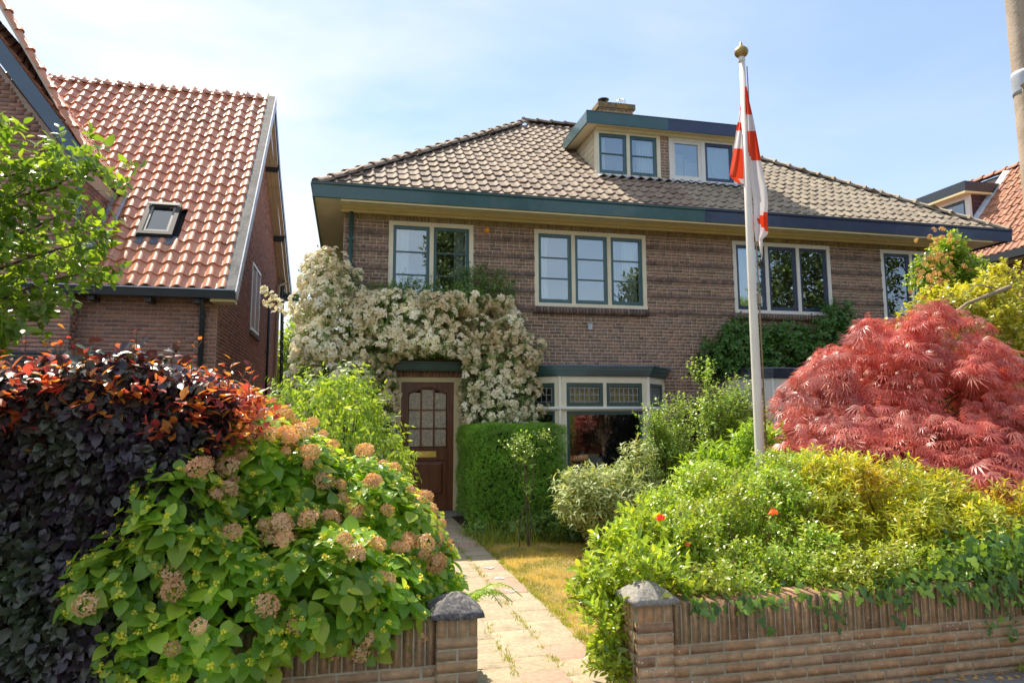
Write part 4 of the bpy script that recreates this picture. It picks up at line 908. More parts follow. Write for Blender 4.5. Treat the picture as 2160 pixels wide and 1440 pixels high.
def pillar(label, x0, capmat, parent_label=None):
    t = thing('gate_pillar', (x0+.11, 3.97, 0), label, 'pillar', 'gate pillars')
    y0 = 3.84; core = MB().box(x0+.0035, x0+.2165, y0+.0025, y0+.2165, -.12, .56).build('pillar_core', M['mortar_garden'], t)
    P = []; S = []; k = 0; z = -.022
    while z < .44:
        if k % 2 == 0:
            for x in (.053, .167): P += [(x0+x, y0+.03, z+.03)]; S += [(.102, .06, .050)]
            for yy in (.115, .19): P += [(x0+.03, y0+yy, z+.03), (x0+.19, y0+yy, z+.03)]; S += [(.06, .06, .05)]*2
        else:
            P += [(x0+.11, y0+.03, z+.03), (x0+.11, y0+.19, z+.03), (x0+.03, y0+.11, z+.03), (x0+.19, y0+.11, z+.03)]; S += [(.216, .06, .05), (.216, .06, .05), (.06, .098, .05), (.06, .098, .05)]
        z += .0605; k += 1
    zt = z
    for i in range(4):
        for (px, py) in ((.027+i*.0553, .03),): P += [(x0+px, y0+py, zt+.048)]; S += [(.047, .06, .096)]
        P += [(x0+.03, y0+.03+i*.0553+.0, zt+.048)] if i else []; S += [(.06, .047, .094)] if i else []
        P += [(x0+.19, y0+.03+i*.0553, zt+.048)] if i else []; S += [(.06, .047, .094)] if i else []
    P = np.array(P); Rm = np.repeat(np.eye(3)[None], len(P), 0)+rng.normal(0, .006, (len(P),3,3))
    put('pillar_bricks', 'brick', CUBE, CUBEF, P, Rm, S, M['brick_garden'], core, 200)
    zc = zt+.098; c = MB(); o = .029
    a, b, e, f_ = x0-o, x0+.22+o, y0-o, y0+.22+o; n = 6
    # cap: slab edge, then a rounded pyramid in rings
    V = []; F = []
    rings = [(0, 0), (.0, .026), (.010, .034), (.05, .066), (.09, .092), (.122, .105)]
    k = 7
    for ins, dz in rings:
        ring = []
        for (xa, ya), (xb, yb) in (((a+ins, e+ins), (b-ins, e+ins)), ((b-ins, e+ins), (b-ins, f_-ins)), ((b-ins, f_-ins), (a+ins, f_-ins)), ((a+ins, f_-ins), (a+ins, e+ins))):
            for j in range(k): tt = j/k; ring.append((xa+(xb-xa)*tt+rng.normal(0, .0018), ya+(yb-ya)*tt+rng.normal(0, .0018), zc+dz+rng.normal(0, .0018)))
        V += ring
    m = 4*k
    for r_ in range(len(rings)-1):
        for j in range(m): F.append((r_*m+j, r_*m+(j+1) % m, (r_+1)*m+(j+1) % m, (r_+1)*m+j))
    V.append(((a+b)/2, (e+f_)/2, zc+.110)); top = len(V)-1; base = (len(rings)-1)*m
    for j in range(m): F.append((base+j, base+(j+1) % m, top))
    F.append(tuple(range(m-1, -1, -1)))
    c.add(V, F, 0, True); c.build('pillar_cap', M[capmat], t)
    return t
garden_wall('low orange brick garden wall left of the gate, under the hydrangea and copper hedge', -4.0, .488, .49)
garden_wall('low orange brick garden wall right of the gate, with mossy bricks and trailing ivy', 1.835, 6.5, 1.6)
pillar('gate pillar on the left with a dark speckled cap, beside the fern', .485, 'cap_stone')
pillar('gate pillar on the right with a light grey cap, half hidden by laurel', 1.612, 'cap_stone_light')
# dead leaves along the wall foot
P = np.stack([rng.uniform(2.4, 5.5, 160), 3.86-abs(rng.normal(0, .07, 160)), np.full(160, .003)], 1)
d = rng.normal(0, 1, (160, 3)); d[:, 2] *= .15; nn = np.tile([0, 0, 1.0], (160, 1))+rng.normal(0, .3, (160, 3))
LITTER = (P, d, nn)
# ------------------------------------------------------------------ flagpole and flag
FX, FY = 4.02, 6.35
fp = thing('flagpole', (FX, FY, 0), 'white wooden flagpole with a gilded onion shaped finial', 'flagpole')
s = MB(); s.tube([(FX, FY, 0), (FX, FY, 1.2), (FX, FY, 3.2), (FX+.005, FY, 5.38)], [.052, .049, .042, .030], 16); s.build('pole', M['pole_white'], fp)
s = MB(); s.lathe((FX, FY, 5.37), [(.032,0), (.036,.01), (.036,.05), (.03,.06)], 12); s.build('collar', M['pole_white'], fp)
s = MB(); s.lathe((FX, FY, 5.425), [(.022,0), (.045,.008), (.066,.03), (.075,.058), (.068,.088), (.04,.115), (.02,.13), (.012,.16), (.002,.185)], 18); s.build('finial', M['gold'], fp)
s = MB(); s.tube([(FX+.05, FY-.03, 1.15), (FX+.052, FY-.03, 2.5), (FX+.045, FY-.02, 5.32)], .004, 5); s.tube([(FX+.058, FY-.035, 1.15), (FX+.06, FY-.03, 2.6), (FX+.05, FY-.02, 5.32)], .004, 5)
s.box(FX+.035, FX+.065, FY-.05, FY-.03, 2.75, 2.85); s.build('halyard', M['bark_pale'], fp)
def pxz(x, y, yy=FY):
    d = fw+RT*(x-1080)/FPX-UP*(y-CYP)/FPX; p = d*yy/d[1]; return np.array([p[0], yy, p[2]+EYE])
fl = thing('flag', (FX+.05, FY-.02, 4.0), 'limp red and white flag hanging folded on the flagpole', 'flag')
def cloth(rows, nm, colorf, wave, yoff):
    """rows: list of (left point, right point) down the cloth"""
    nu = 16; V = []; F = []; mi = []
    nr = len(rows); tt = np.linspace(0, nr-1, 46)
    for t in tt:
        i = min(int(t), nr-2); f = t-i
        a = np.array(rows[i][0])*(1-f)+np.array(rows[i+1][0])*f; b = np.array(rows[i][1])*(1-f)+np.array(rows[i+1][1])*f
        for j in range(nu+1):
            u = j/nu; q = a+(b-a)*u; wdt = abs(b[0]-a[0])/40
            V.append(pxz(q[0], q[1], FY+yoff+wave*wdt*math.sin(u*math.pi*2.6+t*.35)+wave*.5*wdt*math.sin(u*9+t*.8)))
    for r in range(len(tt)-1):
        for j in range(nu):
            a = r*(nu+1)+j; F.append((a, a+1, a+nu+2, a+nu+1)); mi.append(colorf((j+.5)/nu, tt[r]/(nr-1)))
    m = MB(); m.add(V, F, 0, True); m.mi = mi; return m.build(nm, [M['flag_red'], M['flag_white']], fl)
left = [((1566, 200), (1569, 200)), ((1560, 235), (1571, 235)), ((1555, 262), (1573, 262)), ((1551, 290), (1575, 290)), ((1545, 330), (1577, 332)), ((1540, 360), (1580, 362)), ((1539, 372), (1582, 376)), ((1552, 384), (1584, 392))]
def lc(u, t):
    y = 200+t*185
    if y < 221 or 248 < y < 264 or (291 < y < 362): return 0
    if y > 362: return 0 if u < .35 else 1
    return 1
cloth(left, 'flag_fold', lc, .05, .05)
right = [((1571, 182), (1575, 182)), ((1572, 215), (1581, 215)), ((1573, 250), (1589, 250)), ((1574, 290), (1597, 290)), ((1577, 330), (1604, 330)), ((1582, 370), (1611, 370)), ((1586, 400), (1618, 402)), ((1590, 430), (1620, 430)), ((1589, 460), (1619, 462)), ((1591, 485), (1621, 492)), ((1594, 510), (1606, 508))]
def rc(u, t):
    y = 182+t*328
    if y < 237: return 0
    if 265 < y < 316: return 0 if u > (y-300)*.02 else 1
    if 425 < y < 478: return 0 if u > abs(y-447)/32+.15 else 1
    return 1
cloth(right, 'flag_cloth', rc, .06, -.06)
s = MB(); s.tube([pxz(1604, 500), pxz(1606, 530), pxz(1608, 545)], [.02, .012, .008], 6); s.build('flag_strap', M['flag_white'], fl)
s = MB(); s.tube([pxz(1607, 543), pxz(1609, 556), pxz(1611, 563)], [.012, .014, .006], 6); s.build('strap_end', M['dark_metal'], fl)
# lamp post at the right edge
lx, ly = 3.95, 3.20
lp = thing('lamp_post', (lx, ly, 0), 'tan lamp post at the right edge, wrapped with torn grey tape', 'lamp post')
s = MB(); s.tube([(lx, ly, -.1), (lx, ly, 1.0), (lx, ly, 4.2), (lx, ly, 7.0)], [.095, .085, .075, .06], 20); s.build('post', M['pole_concrete'], lp)
s = MB(); s.lathe((lx, ly, 3.53), [(.080,0), (.083,.02), (.082,.10), (.086,.12), (.081,.14)], 20); s.build('tape', M['tape'], lp)
s = MB(); s.beam((lx-.04, ly-.08, 3.59), (lx-.11, ly-.05, 3.54), .004, .03); s.tube([(lx-.105, ly-.05, 3.54), (lx-.10, ly-.05, 3.48), (lx-.09, ly-.05, 3.44), (lx-.095, ly-.05, 3.38), (lx-.075, ly-.05, 3.32)], .003, 5); s.build('frayed_strip', M['bark_pale'], lp)
s = MB(); s.tube([(lx, ly, 6.9), (lx, ly-.4, 7.15), (lx, ly-.9, 7.2)], .03, 8); s.box(lx-.12, lx+.12, ly-1.4, ly-.85, 7.13, 7.25); s.build('lamp_head', M['chrome'], lp)
# ------------------------------------------------------------------ foliage tools
def tpl_leaf(w=.6, droop=.12, fold=.12, n=3, notch=False):
    """leaf of length 1 along +y, folded along its midrib; n stations"""
    ts = np.linspace(0, 1, n+2); V = []; F = []
    for t in ts:
        hw = w/2*math.sin(math.pi*t**.8)**.8 if 0 < t < 1 else 0; z = -droop*t*t
        if hw == 0: V.append((0, t, z))
        else: V += [(-hw, t, z+fold*hw*2), (0, t, z), (hw, t, z+fold*hw*2)]
    F += [(0, 2, 1), (0, 3, 2)]
    for i in range(n-1):
        a = 1+3*i; b = a+3; F += [(a, a+1, b+1), (a, b+1, b), (a+1, a+2, b+2), (a+1, b+2, b+1)]
    a = 1+3*(n-1); e = a+3; F += [(a, a+1, e), (a+1, a+2, e)]
    return V, F
def tpl_quad(w=.5, droop=.1, fold=.15): return [(0,0,0), (-w/2,.45,fold*w), (0,1,-droop), (w/2,.45,fold*w)], [(0,3,1), (3,2,1)]
def tpl_maple(nl=7, spread=1.9, w=.085):
    V = []; F = []
    for i in range(nl):
        a = (i-(nl-1)/2)/((nl-1)/2)*spread*.5; l = 1-.45*abs(a)/(spread*.5); c, s = math.cos(a), math.sin(a)
        b = len(V); pts = [(0, 0, 0), (-w, .45*l, .02), (w, .45*l, .02), (0, l, -.22*l)]
        for x, y, z in pts: V.append((x*c+y*s, -x*s+y*c, z))
        F += [(b, b+2, b+1), (b+1, b+2, b+3)]
    return V, F
def tpl_ivy():
    P = [(0,0), (.32,-.12), (.5,.18), (.28,.36), (.30,.62), (0,1.0), (-.30,.62), (-.28,.36), (-.5,.18), (-.32,-.12)]
    V = [(0,.35,.04)]+[(x, y, -.05*abs(x)) for x, y in P]; return V, [(0, i+1, (i+1) % 10+1)[::-1] if False else (0, (i+1) % 10+1, i+1)[::-1] for i in range(10)]
def tpl_flowers(n=9, r=.5, s=.17, seed=1, dome=.5, open_=.5):
    g = np.random.default_rng(seed); V = []; F = []
    for i in range(n):
        t = math.sqrt((i+.5)/n)*r; a = i*2.4; c = np.array([t*math.cos(a), t*math.sin(a), dome*(1-(t/r)**2)*r+g.normal(0, .03)])
        nrm = np.array([c[0]*.9, c[1]*.9, .6])+g.normal(0, .25, 3); nrm /= np.linalg.norm(nrm)
        x = np.cross(nrm, (0, 1, .1)); x /= np.linalg.norm(x); y = np.cross(nrm, x); b = len(V); a0 = g.uniform(0, 6)
        V.append(tuple(c))
        for k in range(5): q = a0+k*2*math.pi/5; V.append(tuple(c+s*(math.cos(q)*x+math.sin(q)*y)+nrm*s*.25*open_))
        for k in range(5): F.append((b, b+1+k, b+1+(k+1) % 5))
    return V, F
def tpl_dryhead(seed=1, n=46, s=.16):
    g = np.random.default_rng(seed); V = []; F = []
    for i in range(n):
        z = 1-1.55*(i+.5)/n; a = i*2.4; rr = math.sqrt(max(0, 1-z*z)); c = np.array([rr*math.cos(a), rr*math.sin(a), z*.72])*.5*g.uniform(.82, 1.08)
        nrm = norm(c+g.normal(0, .14, 3)); x = norm(np.cross(nrm, (0.1, .3, 1.0))); y = np.cross(nrm, x); a0 = g.uniform(0, 6)
        for k in range(4):
            q = a0+k*math.pi/2+g.normal(0, .1); d = math.cos(q)*x+math.sin(q)*y; e = -math.sin(q)*x+math.cos(q)*y; b = len(V)
            l = s*g.uniform(.7, 1.1); up_ = nrm*l*g.uniform(-.1, .75)
            V += [tuple(c), tuple(c+d*l*.6+e*l*.42+up_*.4), tuple(c+d*l+up_), tuple(c+d*l*.6-e*l*.42+up_*.4)]; F += [(b, b+1, b+2), (b, b+2, b+3)]
    return V, F
T_OV = tpl_leaf(.62, .16, .12, 3); T_OV2 = tpl_leaf(.55, .15, .1, 2); T_Q = tpl_quad(); T_LANCE = tpl_leaf(.24, .25, .1, 2); T_QN = tpl_quad(.26, .15, .2)
T_BEECH = tpl_leaf(.66, .1, .14, 2); T_MAP = tpl_maple(7, 2.3, .036); T_IVY = tpl_ivy()
T_STEM = ([(-.5,0,-.3), (.5,0,-.3), (0,0,.6), (0,1,0)], [(0,1,3), (1,2,3), (2,0,3)])
def rdir(n, g=rng): return norm(g.normal(0, 1, (n, 3)))
def shell(vols, n, thick=.16, rough=.12, g=rng, cut=.8, yback=1.0, squash_low=0):
    """points near the surface of a union of ellipsoids/boxes; returns points and outward directions"""
    A = np.array([v[6] if len(v) > 6 else (v[3]*v[4]+v[4]*v[5]+v[3]*v[5]) for v in vols]); A = A/A.sum(); P = []; D = []; got = 0
    V = np.array([v[:6] for v in vols], float)
    while got < n:
        m = int((n-got)*1.6)+50; k = g.choice(len(vols), m, p=A); u = rdir(m, g); r = 1-abs(g.normal(0, thick, m)); r *= 1+g.normal(0, rough, m)*.5
        p = V[k, :3]+u*V[k, 3:6]*r[:, None]; d = norm(u/V[k, 3:6])
        q = (p[:, None]-V[None, :, :3])/V[None, :, 3:6]; rr = np.sqrt((q**2).sum(-1)); rr[np.arange(m), k] = 9
        ok = (rr.min(1) > cut) & (p[:, 2] > .0)
        p, d = p[ok], d[ok]; P.append(p); D.append(d); got += len(p)
    return np.concatenate(P)[:n], np.concatenate(D)[:n]
def clumps(vols, n, r, thick=.10, g=rng, flat=1.0, zmin=.05, cut=.85, rvar=.3):
    P, D = shell(vols, n, thick, .05, g, cut)
    R = r*(1+g.normal(0, rvar, n)).clip(.5, 1.7)
    return [(p[0], p[1], max(p[2], zmin), a, a, a*flat) for p, a in zip(P, R)], D
def sprig_leaves(P, D, k, L, leafdir=(.55, .8), upw=.35, jit=.35, g=rng, pairs=False):
    """k leaves along a shoot of length L starting at each P and heading along D"""
    n = len(P); x = norm(np.cross(D, np.where(abs(D[:, 2:3]) < .9, [[0, 0, 1.0]], [[1.0, 0, 0]]))); y = np.cross(D, x)
    pos = []; dr = []; nm = []; ph = g.uniform(0, 6.28, n)
    for j in range(k):
        a = ph+(j*2.4 if not pairs else (j//2)*1.57+(j % 2)*math.pi); rad = np.cos(a)[:, None]*x+np.sin(a)[:, None]*y; t = (j+1)/k if not pairs else (j//2+1)/max(1, k//2)
        p = P+D*(L*t); d = norm(D*leafdir[0]+rad*leafdir[1]+g.normal(0, jit, (n, 3))*.5); nn = norm(D*.8-rad*.2+np.array([0, 0, upw])+g.normal(0, jit, (n, 3))*.6)
        pos.append(p); dr.append(d); nm.append(nn)
    return np.concatenate(pos), np.concatenate(dr), np.concatenate(nm)
def foliage(root, tpl, P, D, Nn, size, mat, name='foliage', piece='leaf', limit=300, var=.22, smooth=False, mask=None, rnd=None, zcut=None, key=None):
    ok = P[:, 2] > (zcut if zcut is not None else .01); P, D, Nn = P[ok], D[ok], Nn[ok]
    size = size[ok] if isinstance(size, np.ndarray) else size*(1+rng.normal(0, var, len(P))).clip(.5, 1.6)
    if rnd is not None: rnd = rnd[ok]
    if mask is not None: mask = mask[ok]
    return put(name, piece, tpl[0], tpl[1], P, frames(D, Nn), size, mat, root, limit, smooth=smooth, mask=mask, rnd=rnd, stuffname=name, key=key)
def stems_from(base, tips, r0=.02, r1=.004, sag=.15, seg=5, name='stems', mat='bark', root=None, g=rng, n=5):
    s = MB(); base = np.array(base, float)
    for t in tips:
        t = np.array(t, float); b = base+np.array([g.normal(0, .06), g.normal(0, .06), 0]); pts = []; m = t-b
        for i in range(n+1):
            u = i/n; p = b+m*np.array([u**1.3, u**1.3, u**.85]); p = p+g.normal(0, .02, 3)*math.sin(math.pi*u); pts.append(p)
        s.tube(pts, list(np.linspace(r0, r1, n+1)), seg, cap=False)
    o = s.build(name, M[mat], root); return o
def shrub(name, label, cat, base, vols, nclump, cr, nspr, k, L, size, tpl, mat, dirs='out', limit=300, group=None, stems=10, stemr=.02, leafdir=(.55,.8), upw=.35, flat=.8, stemmat='bark', pairs=False, jit=.35, inner=.15, upbias=.5, thick=.12, seed=None, var=.22, nparts='leaf', cut=.85):
    g = np.random.default_rng(seed if seed is not None else abs(hash(label)) % 9999) if seed is not None else rng
    root = thing(name, base, label, cat, group); inf = cr*.6+L*.45
    vols = [(v[0], v[1], v[2], max(v[3]-inf, v[3]*.45), max(v[4]-inf, v[4]*.45), max(v[5]-inf, v[5]*.5)) for v in vols]
    cl, D0 = clumps(vols, nclump, cr, thick, g, flat, cut=cut)
    P, D = shell(cl, nspr, .22, .2, g, .35)
    D = norm(D*.6+np.array([0, 0, upbias])+g.normal(0, .35, D.shape)) if dirs == 'out' else D
    if inner:
        m = int(nspr*inner); Pi, Di = shell([(v[0], v[1], v[2], v[3]*.8, v[4]*.8, v[5]*.8) for v in vols], m, .3, .1, g, 0); P = np.concatenate([P, Pi]); D = np.concatenate([D, norm(Di+g.normal(0, .4, Di.shape))])
    pos, d, nn = sprig_leaves(P, D, k, L, leafdir, upw, jit, g, pairs)
    foliage(root, tpl, pos, d, nn, size, M[mat], limit=limit, var=var, piece=nparts)
    m = min(len(P), nspr//2)
    put('twigs', 'twig', T_STEM[0], T_STEM[1], P[:m], frames(D[:m], rdir(m, g)), np.stack([np.full(m, .005), np.full(m, L*1.05), np.full(m, .005)], 1), M[stemmat], root, 0, stuffname='twigs')
    if stems:
        idx = g.choice(len(cl), min(stems, len(cl)), replace=False); stems_from(base, [cl[i][:3] for i in idx], stemr, .005, root=root, mat=stemmat, g=g)
    return root, cl

# leaf materials
M['lf_hyd'] = leafmat('hydrangea_leaf', [(.06,.155,.028), (.10,.225,.035), (.14,.29,.045), (.24,.37,.06), (.08,.19,.03)], .46, rough=.36, tboost=2.2)
M['lf_bud'] = leafmat('flower_bud_green', [(.38,.45,.04), (.5,.52,.08)], .4)
M['dryhead'] = leafmat('dried_hydrangea_petal', [(.52,.30,.16), (.66,.43,.26), (.58,.35,.19), (.40,.22,.12)], .25, rough=.7, spec=.2, tboost=1.1, tone=(1, 1, 1))
M['lf_beech'] = leafmat('copper_beech_leaf', [(.020,.014,.022), (.032,.020,.030), (.03,.034,.022), (.045,.03,.04), (.05,.06,.03)], .18, rough=.33, spec=.6, tcol=[(.10,.02,.02), (.16,.03,.02), (.08,.06,.02)], patch=[(.03,.05,.02), (.05,.08,.03), (.07,.11,.035), (.04,.04,.03)], pscale=1.1, pthr=(.48,.6), tone=(1, 1, 1))
M['lf_beech_young'] = leafmat('young_copper_leaf', [(.12,.03,.03), (.36,.09,.03), (.5,.22,.04), (.34,.07,.04), (.30,.05,.05), (.05,.03,.03)], .48, rough=.35, tcol=[(.30,.04,.03), (.85,.12,.03), (.95,.42,.05), (.85,.22,.04), (.85,.10,.05), (.20,.04,.04)], tone=(1, 1, 1))
M['lf_apple'] = leafmat('apple_leaf', [(.05,.12,.022), (.085,.175,.028), (.14,.25,.035)], .42, rough=.38, tboost=2.1)
M['lf_weep'] = leafmat('light_green_leaf', [(.08,.17,.03), (.13,.25,.045), (.17,.30,.06), (.22,.34,.08)], .42, rough=.42, tboost=1.8)
M['lf_pyr'] = leafmat('dark_evergreen_leaf', [(.045,.12,.03), (.07,.165,.035), (.11,.22,.045)], .25, rough=.4)
M['fl_pyr'] = leafmat('cream_blossom', [(.86,.80,.58), (.90,.86,.68), (.80,.71,.46), (.92,.89,.76)], .35, rough=.7, spec=.2, tcol=[(.8,.7,.45), (.85,.78,.55)], patch=[(.82,.66,.40), (.86,.72,.48), (.76,.6,.34)], pscale=.9, pthr=(.45,.6), tone=(1, 1, 1))
M['lf_yew'] = leafmat('yew_needle', [(.055,.165,.018), (.095,.235,.027), (.15,.32,.033)], .32, rough=.5, tboost=2.0)
M['lf_silver'] = leafmat('silvery_leaf', [(.13,.24,.10), (.22,.33,.17), (.33,.42,.26), (.10,.20,.05)], .32, rough=.5, tboost=1.3)
M['lf_privet'] = leafmat('privet_leaf', [(.09,.21,.045), (.16,.31,.07), (.26,.41,.13), (.07,.16,.03)], .36, rough=.36, tboost=1.6)
M['lf_bright'] = leafmat('bright_green_leaf', [(.09,.2,.025), (.14,.28,.03), (.2,.34,.04)], .42, rough=.4, tboost=1.9)
M['lf_purple'] = leafmat('dark_purple_leaf', [(.018,.012,.022), (.03,.018,.03), (.04,.028,.035)], .15, rough=.4, tcol=[(.1,.02,.03), (.14,.04,.03)], tone=(1, 1, 1))
M['lf_laurel'] = leafmat('laurel_leaf', [(.10,.20,.03), (.17,.30,.035), (.24,.37,.045), (.07,.15,.03), (.28,.38,.05)], .38, rough=.25, spec=.6, tboost=1.9)
M['lf_rose'] = leafmat('rose_leaf', [(.08,.19,.025), (.13,.27,.035), (.18,.32,.04), (.25,.36,.06), (.06,.14,.025)], .38, rough=.33, tboost=1.7, patch=[(.2,.32,.04), (.27,.37,.05), (.15,.26,.04)], pscale=1.2)
M['lf_pieris'] = leafmat('yellow_green_leaf', [(.20,.30,.035), (.30,.40,.045), (.14,.25,.03), (.40,.42,.05), (.10,.18,.025)], .4, rough=.33, tboost=1.6, patch=[(.42,.37,.04), (.5,.34,.06), (.3,.35,.04)], pscale=1.6, pthr=(.58,.72))
M['lf_maple'] = leafmat('red_maple_leaf', [(.38,.095,.075), (.50,.15,.115), (.56,.22,.17), (.28,.06,.055), (.44,.12,.11)], .42, rough=.36, spec=.5, tcol=[(.74,.12,.07), (.88,.22,.11), (.82,.15,.10)], patch=[(.38,.17,.15), (.50,.26,.22), (.30,.11,.11)], pscale=1.0, tone=(1, 1, 1))
M['lf_holly'] = leafmat('yellow_variegated_leaf', [(.26,.34,.04), (.36,.42,.06), (.17,.26,.035), (.44,.48,.10), (.08,.15,.03)], .36, rough=.28, spec=.6, tboost=1.3)
M['lf_top'] = leafmat('mid_green_leaf', [(.09,.19,.03), (.15,.27,.04), (.2,.32,.05)], .4, rough=.33, tboost=1.7)
M['fl_brown'] = leafmat('rusty_seed_cluster', [(.34,.19,.08), (.46,.28,.13), (.28,.15,.06)], .3, rough=.7, tone=(1, 1, 1))
M['lf_wist'] = leafmat('climber_leaf', [(.025,.09,.02), (.04,.13,.025), (.055,.16,.03)], .25, rough=.42)
M['lf_ivy'] = leafmat('ivy_leaf', [(.03,.085,.022), (.045,.12,.028), (.07,.17,.035), (.16,.30,.05)], .28, rough=.38)
M['lf_fern'] = leafmat('fern_leaflet', [(.09,.2,.025), (.14,.27,.03), (.2,.33,.04)], .4, rough=.45, tboost=1.8)
M['grass_dry'] = leafmat('dry_grass', [(.40,.37,.12), (.54,.48,.20), (.32,.35,.09), (.46,.41,.15), (.2,.29,.05)], .35, rough=.7, spec=.2, tboost=1.1, patch=[(.26,.34,.06), (.16,.27,.04), (.4,.38,.1)], pscale=2.4, pthr=(.48,.58))
M['grass_green'] = leafmat('weed_grass', [(.09,.17,.03), (.14,.24,.04), (.3,.32,.08)], .4, rough=.5)
M['lf_dark'] = leafmat('tree_leaf', [(.03,.055,.02), (.045,.08,.025), (.06,.10,.03)], .3, rough=.45)
M['petal_red'] = leafmat('red_petal', [(.7,.01,.01), (.8,.03,.02)], .3, rough=.5, tone=(1, 1, 1))
M['petal_orange'] = leafmat('orange_petal', [(.75,.12,.03), (.8,.2,.06)], .3, rough=.5, tone=(1, 1, 1))
M['deadleaf'] = leafmat('dead_leaf', [(.36,.22,.09), (.45,.3,.12), (.25,.15,.07)], .2, rough=.8, tone=(1, 1, 1))

# ------------------------------------------------------------------ copper beech hedge (left front)
bh = thing('beech_hedge', (-1.9, 4.45, 0), 'dark copper beech hedge on the left with orange red young leaves along its top', 'hedge')
g = np.random.default_rng(11); n = 36000
ax0, ax1 = -3.6, -.66
fr = g.random(n)
front = fr < .62
x = g.uniform(ax0, ax1, n); z = g.uniform(.33, 1.84, n); 
depth = abs(g.normal(0, .09, n))
yf = 3.80+.10*np.sin(x*3.1+1)*.6+.06*np.sin(z*7+x*5)+(z-.3)*.03-.10*np.exp(-((z-.55)/.28)**2)
P = np.stack([x, yf+depth, z], 1); D = np.tile([0., -.5, -.55], (n, 1)); Nn = np.tile([0, -.75, .55], (n, 1))
topm = fr > .80; P[topm] = np.stack([x[topm], g.uniform(3.85, 5.05, topm.sum()), 1.80+.05*np.sin(x[topm]*4)+g.normal(0, .05, topm.sum())], 1); Nn[topm] = [0, -.1, 1]; D[topm, :2] = g.normal(0, 1, (topm.sum(), 2)); D[topm, 2] = .1
rm = (fr > .62) & (fr <= .80); P[rm] = np.stack([ax1-depth[rm]+.05*np.sin(z[rm]*8), g.uniform(3.85, 5.05, rm.sum()), z[rm]], 1); Nn[rm] = [.8, 0, .5]; D[rm] = [.55, -.2, -.5]
dz = np.interp(P[:, 0], [-3.6, -1.7, -1.1, -.5], [0, .0, .03, -.12]); P[:, 2] += dz*(P[:, 2] > 1.5)
D = norm(D+g.normal(0, .55, D.shape)); Nn = norm(Nn+g.normal(0, .42, D.shape))
foliage(bh, T_BEECH, P, D, Nn, .060, M['lf_beech'], limit=300, var=.2, mask=P[:, 2] < 1.75)
# arching young shoots at the top
m = 760; bx = g.uniform(-3.4, -.50, m); by = 3.78+1.1*g.random(m)**1.5; bz = 1.72-abs(g.normal(0,.10,m))*(by<4.0)+np.interp(bx, [-3.6, -1.7, -1.1, -.5], [0, .0, .03, -.16])+g.normal(0, .03, m)
sd_ = norm(np.stack([g.normal(.15, .55, m), g.normal(-.15, .5, m), g.uniform(.35, .8, m)], 1)); 
LL = g.uniform(.12, .24, m)
pos, d, nn = sprig_leaves(np.stack([bx, by, bz], 1), sd_, 8, LL[:, None], (.6, .75), .8, .3, g)
nn = norm(nn+np.array([0, 0, 1.0]))
foliage(bh, T_BEECH, pos, d, nn, .052, M['lf_beech_young'], name='young_leaves', piece='young_leaf', limit=300)
m2 = 26; tx = g.uniform(-2.2, -.5, m2); tb = np.stack([tx, g.uniform(3.9, 4.8, m2), np.full(m2, 1.78)+np.interp(tx, [-3.6,-1.7,-1.1,-.5], [0,0,.03,-.16])], 1); td = norm(np.stack([g.normal(.1, .35, m2), g.normal(0, .3, m2), np.full(m2, 1.0)], 1)); tl = g.uniform(.15, .34, m2)
pos, d, nn = sprig_leaves(tb, td, 6, tl[:, None], (.5, .8), .8, .3, g); foliage(bh, T_BEECH, pos, d, nn, .045, M['lf_beech_young'], name='shoot_leaves', piece='shoot_leaf', limit=120)
s = MB()
for a, b_, l in zip(tb, td, tl): s.tube([a, a+b_*l*.6, a+b_*l+np.array([.02, 0, .0])], [.004, .003, .002], 4, cap=False)
for i in range(60):
    x0 = g.uniform(-3.4, -.6); y0 = g.uniform(4.1, 4.8); pts = [(x0, 4.4, 0)]
    for k in range(1, 6): pts.append((x0+g.normal(0, .08)*k, y0+g.normal(0, .05), .35*k))
    s.tube(pts, [.02, .016, .013, .01, .007, .004], 4, cap=False)
s.build('branches', M['bark'], bh)
cb = MB(); cb.box(-3.5, -.90, 4.12, 4.85, .1, 1.62); co = cb.build('beech_shade_core', solid('painted_beech_shade', (.03,.022,.018), .9, .1, .5, 30), bh); co['kind'] = 'stuff'  # solid dark box closing the gaps, painted as the shade inside the hedge

# ------------------------------------------------------------------ hydrangea with dried heads
g = np.random.default_rng(5)
hy = thing('hydrangea', (-.3, 4.5, 0), 'hydrangea bush with big green leaves and dried brown heads over the left wall', 'shrub')
HV = [(-.32, 4.55, .86, .50, .60, .62), (.16, 4.65, .66, .46, .60, .62), (-.62, 4.15, .82, .34, .42, .50), (.42, 4.7, .50, .30, .45, .42), (-.98, 3.78, .84, .27, .22, .20), (-.55, 3.82, .62, .34, .26, .34), (-.10, 3.92, .74, .34, .3, .32), (.22, 4.05, .60, .22, .3, .26), (-.85, 3.85, .6, .2, .2, .22), (-.56, 4.35, 1.32, .30, .40, .34), (-.30, 4.5, 1.15, .3, .4, .4), (.1, 4.55, 1.0, .3, .4, .36), (-.80, 3.78, 1.12, .22, .2, .32), (-.86, 3.70, .55, .22, .16, .26), (-.62, 3.70, .42, .26, .15, .2), (-.72, 3.85, .85, .3, .2, .3)]
P, D = shell(HV, 1650, .10, .08, g, .82)
ok = (P[:, 2] > .33) & ~((P[:, 1] < 3.88) & (P[:, 2] < .40)); P, D = P[ok], D[ok]
D = norm(D*.75+np.array([0, -.12, .55])+g.normal(0, .22, D.shape))
pos, d, nn = sprig_leaves(P-D*.10, D, 6, .13, (.30, .95), .55, .26, g, pairs=True)
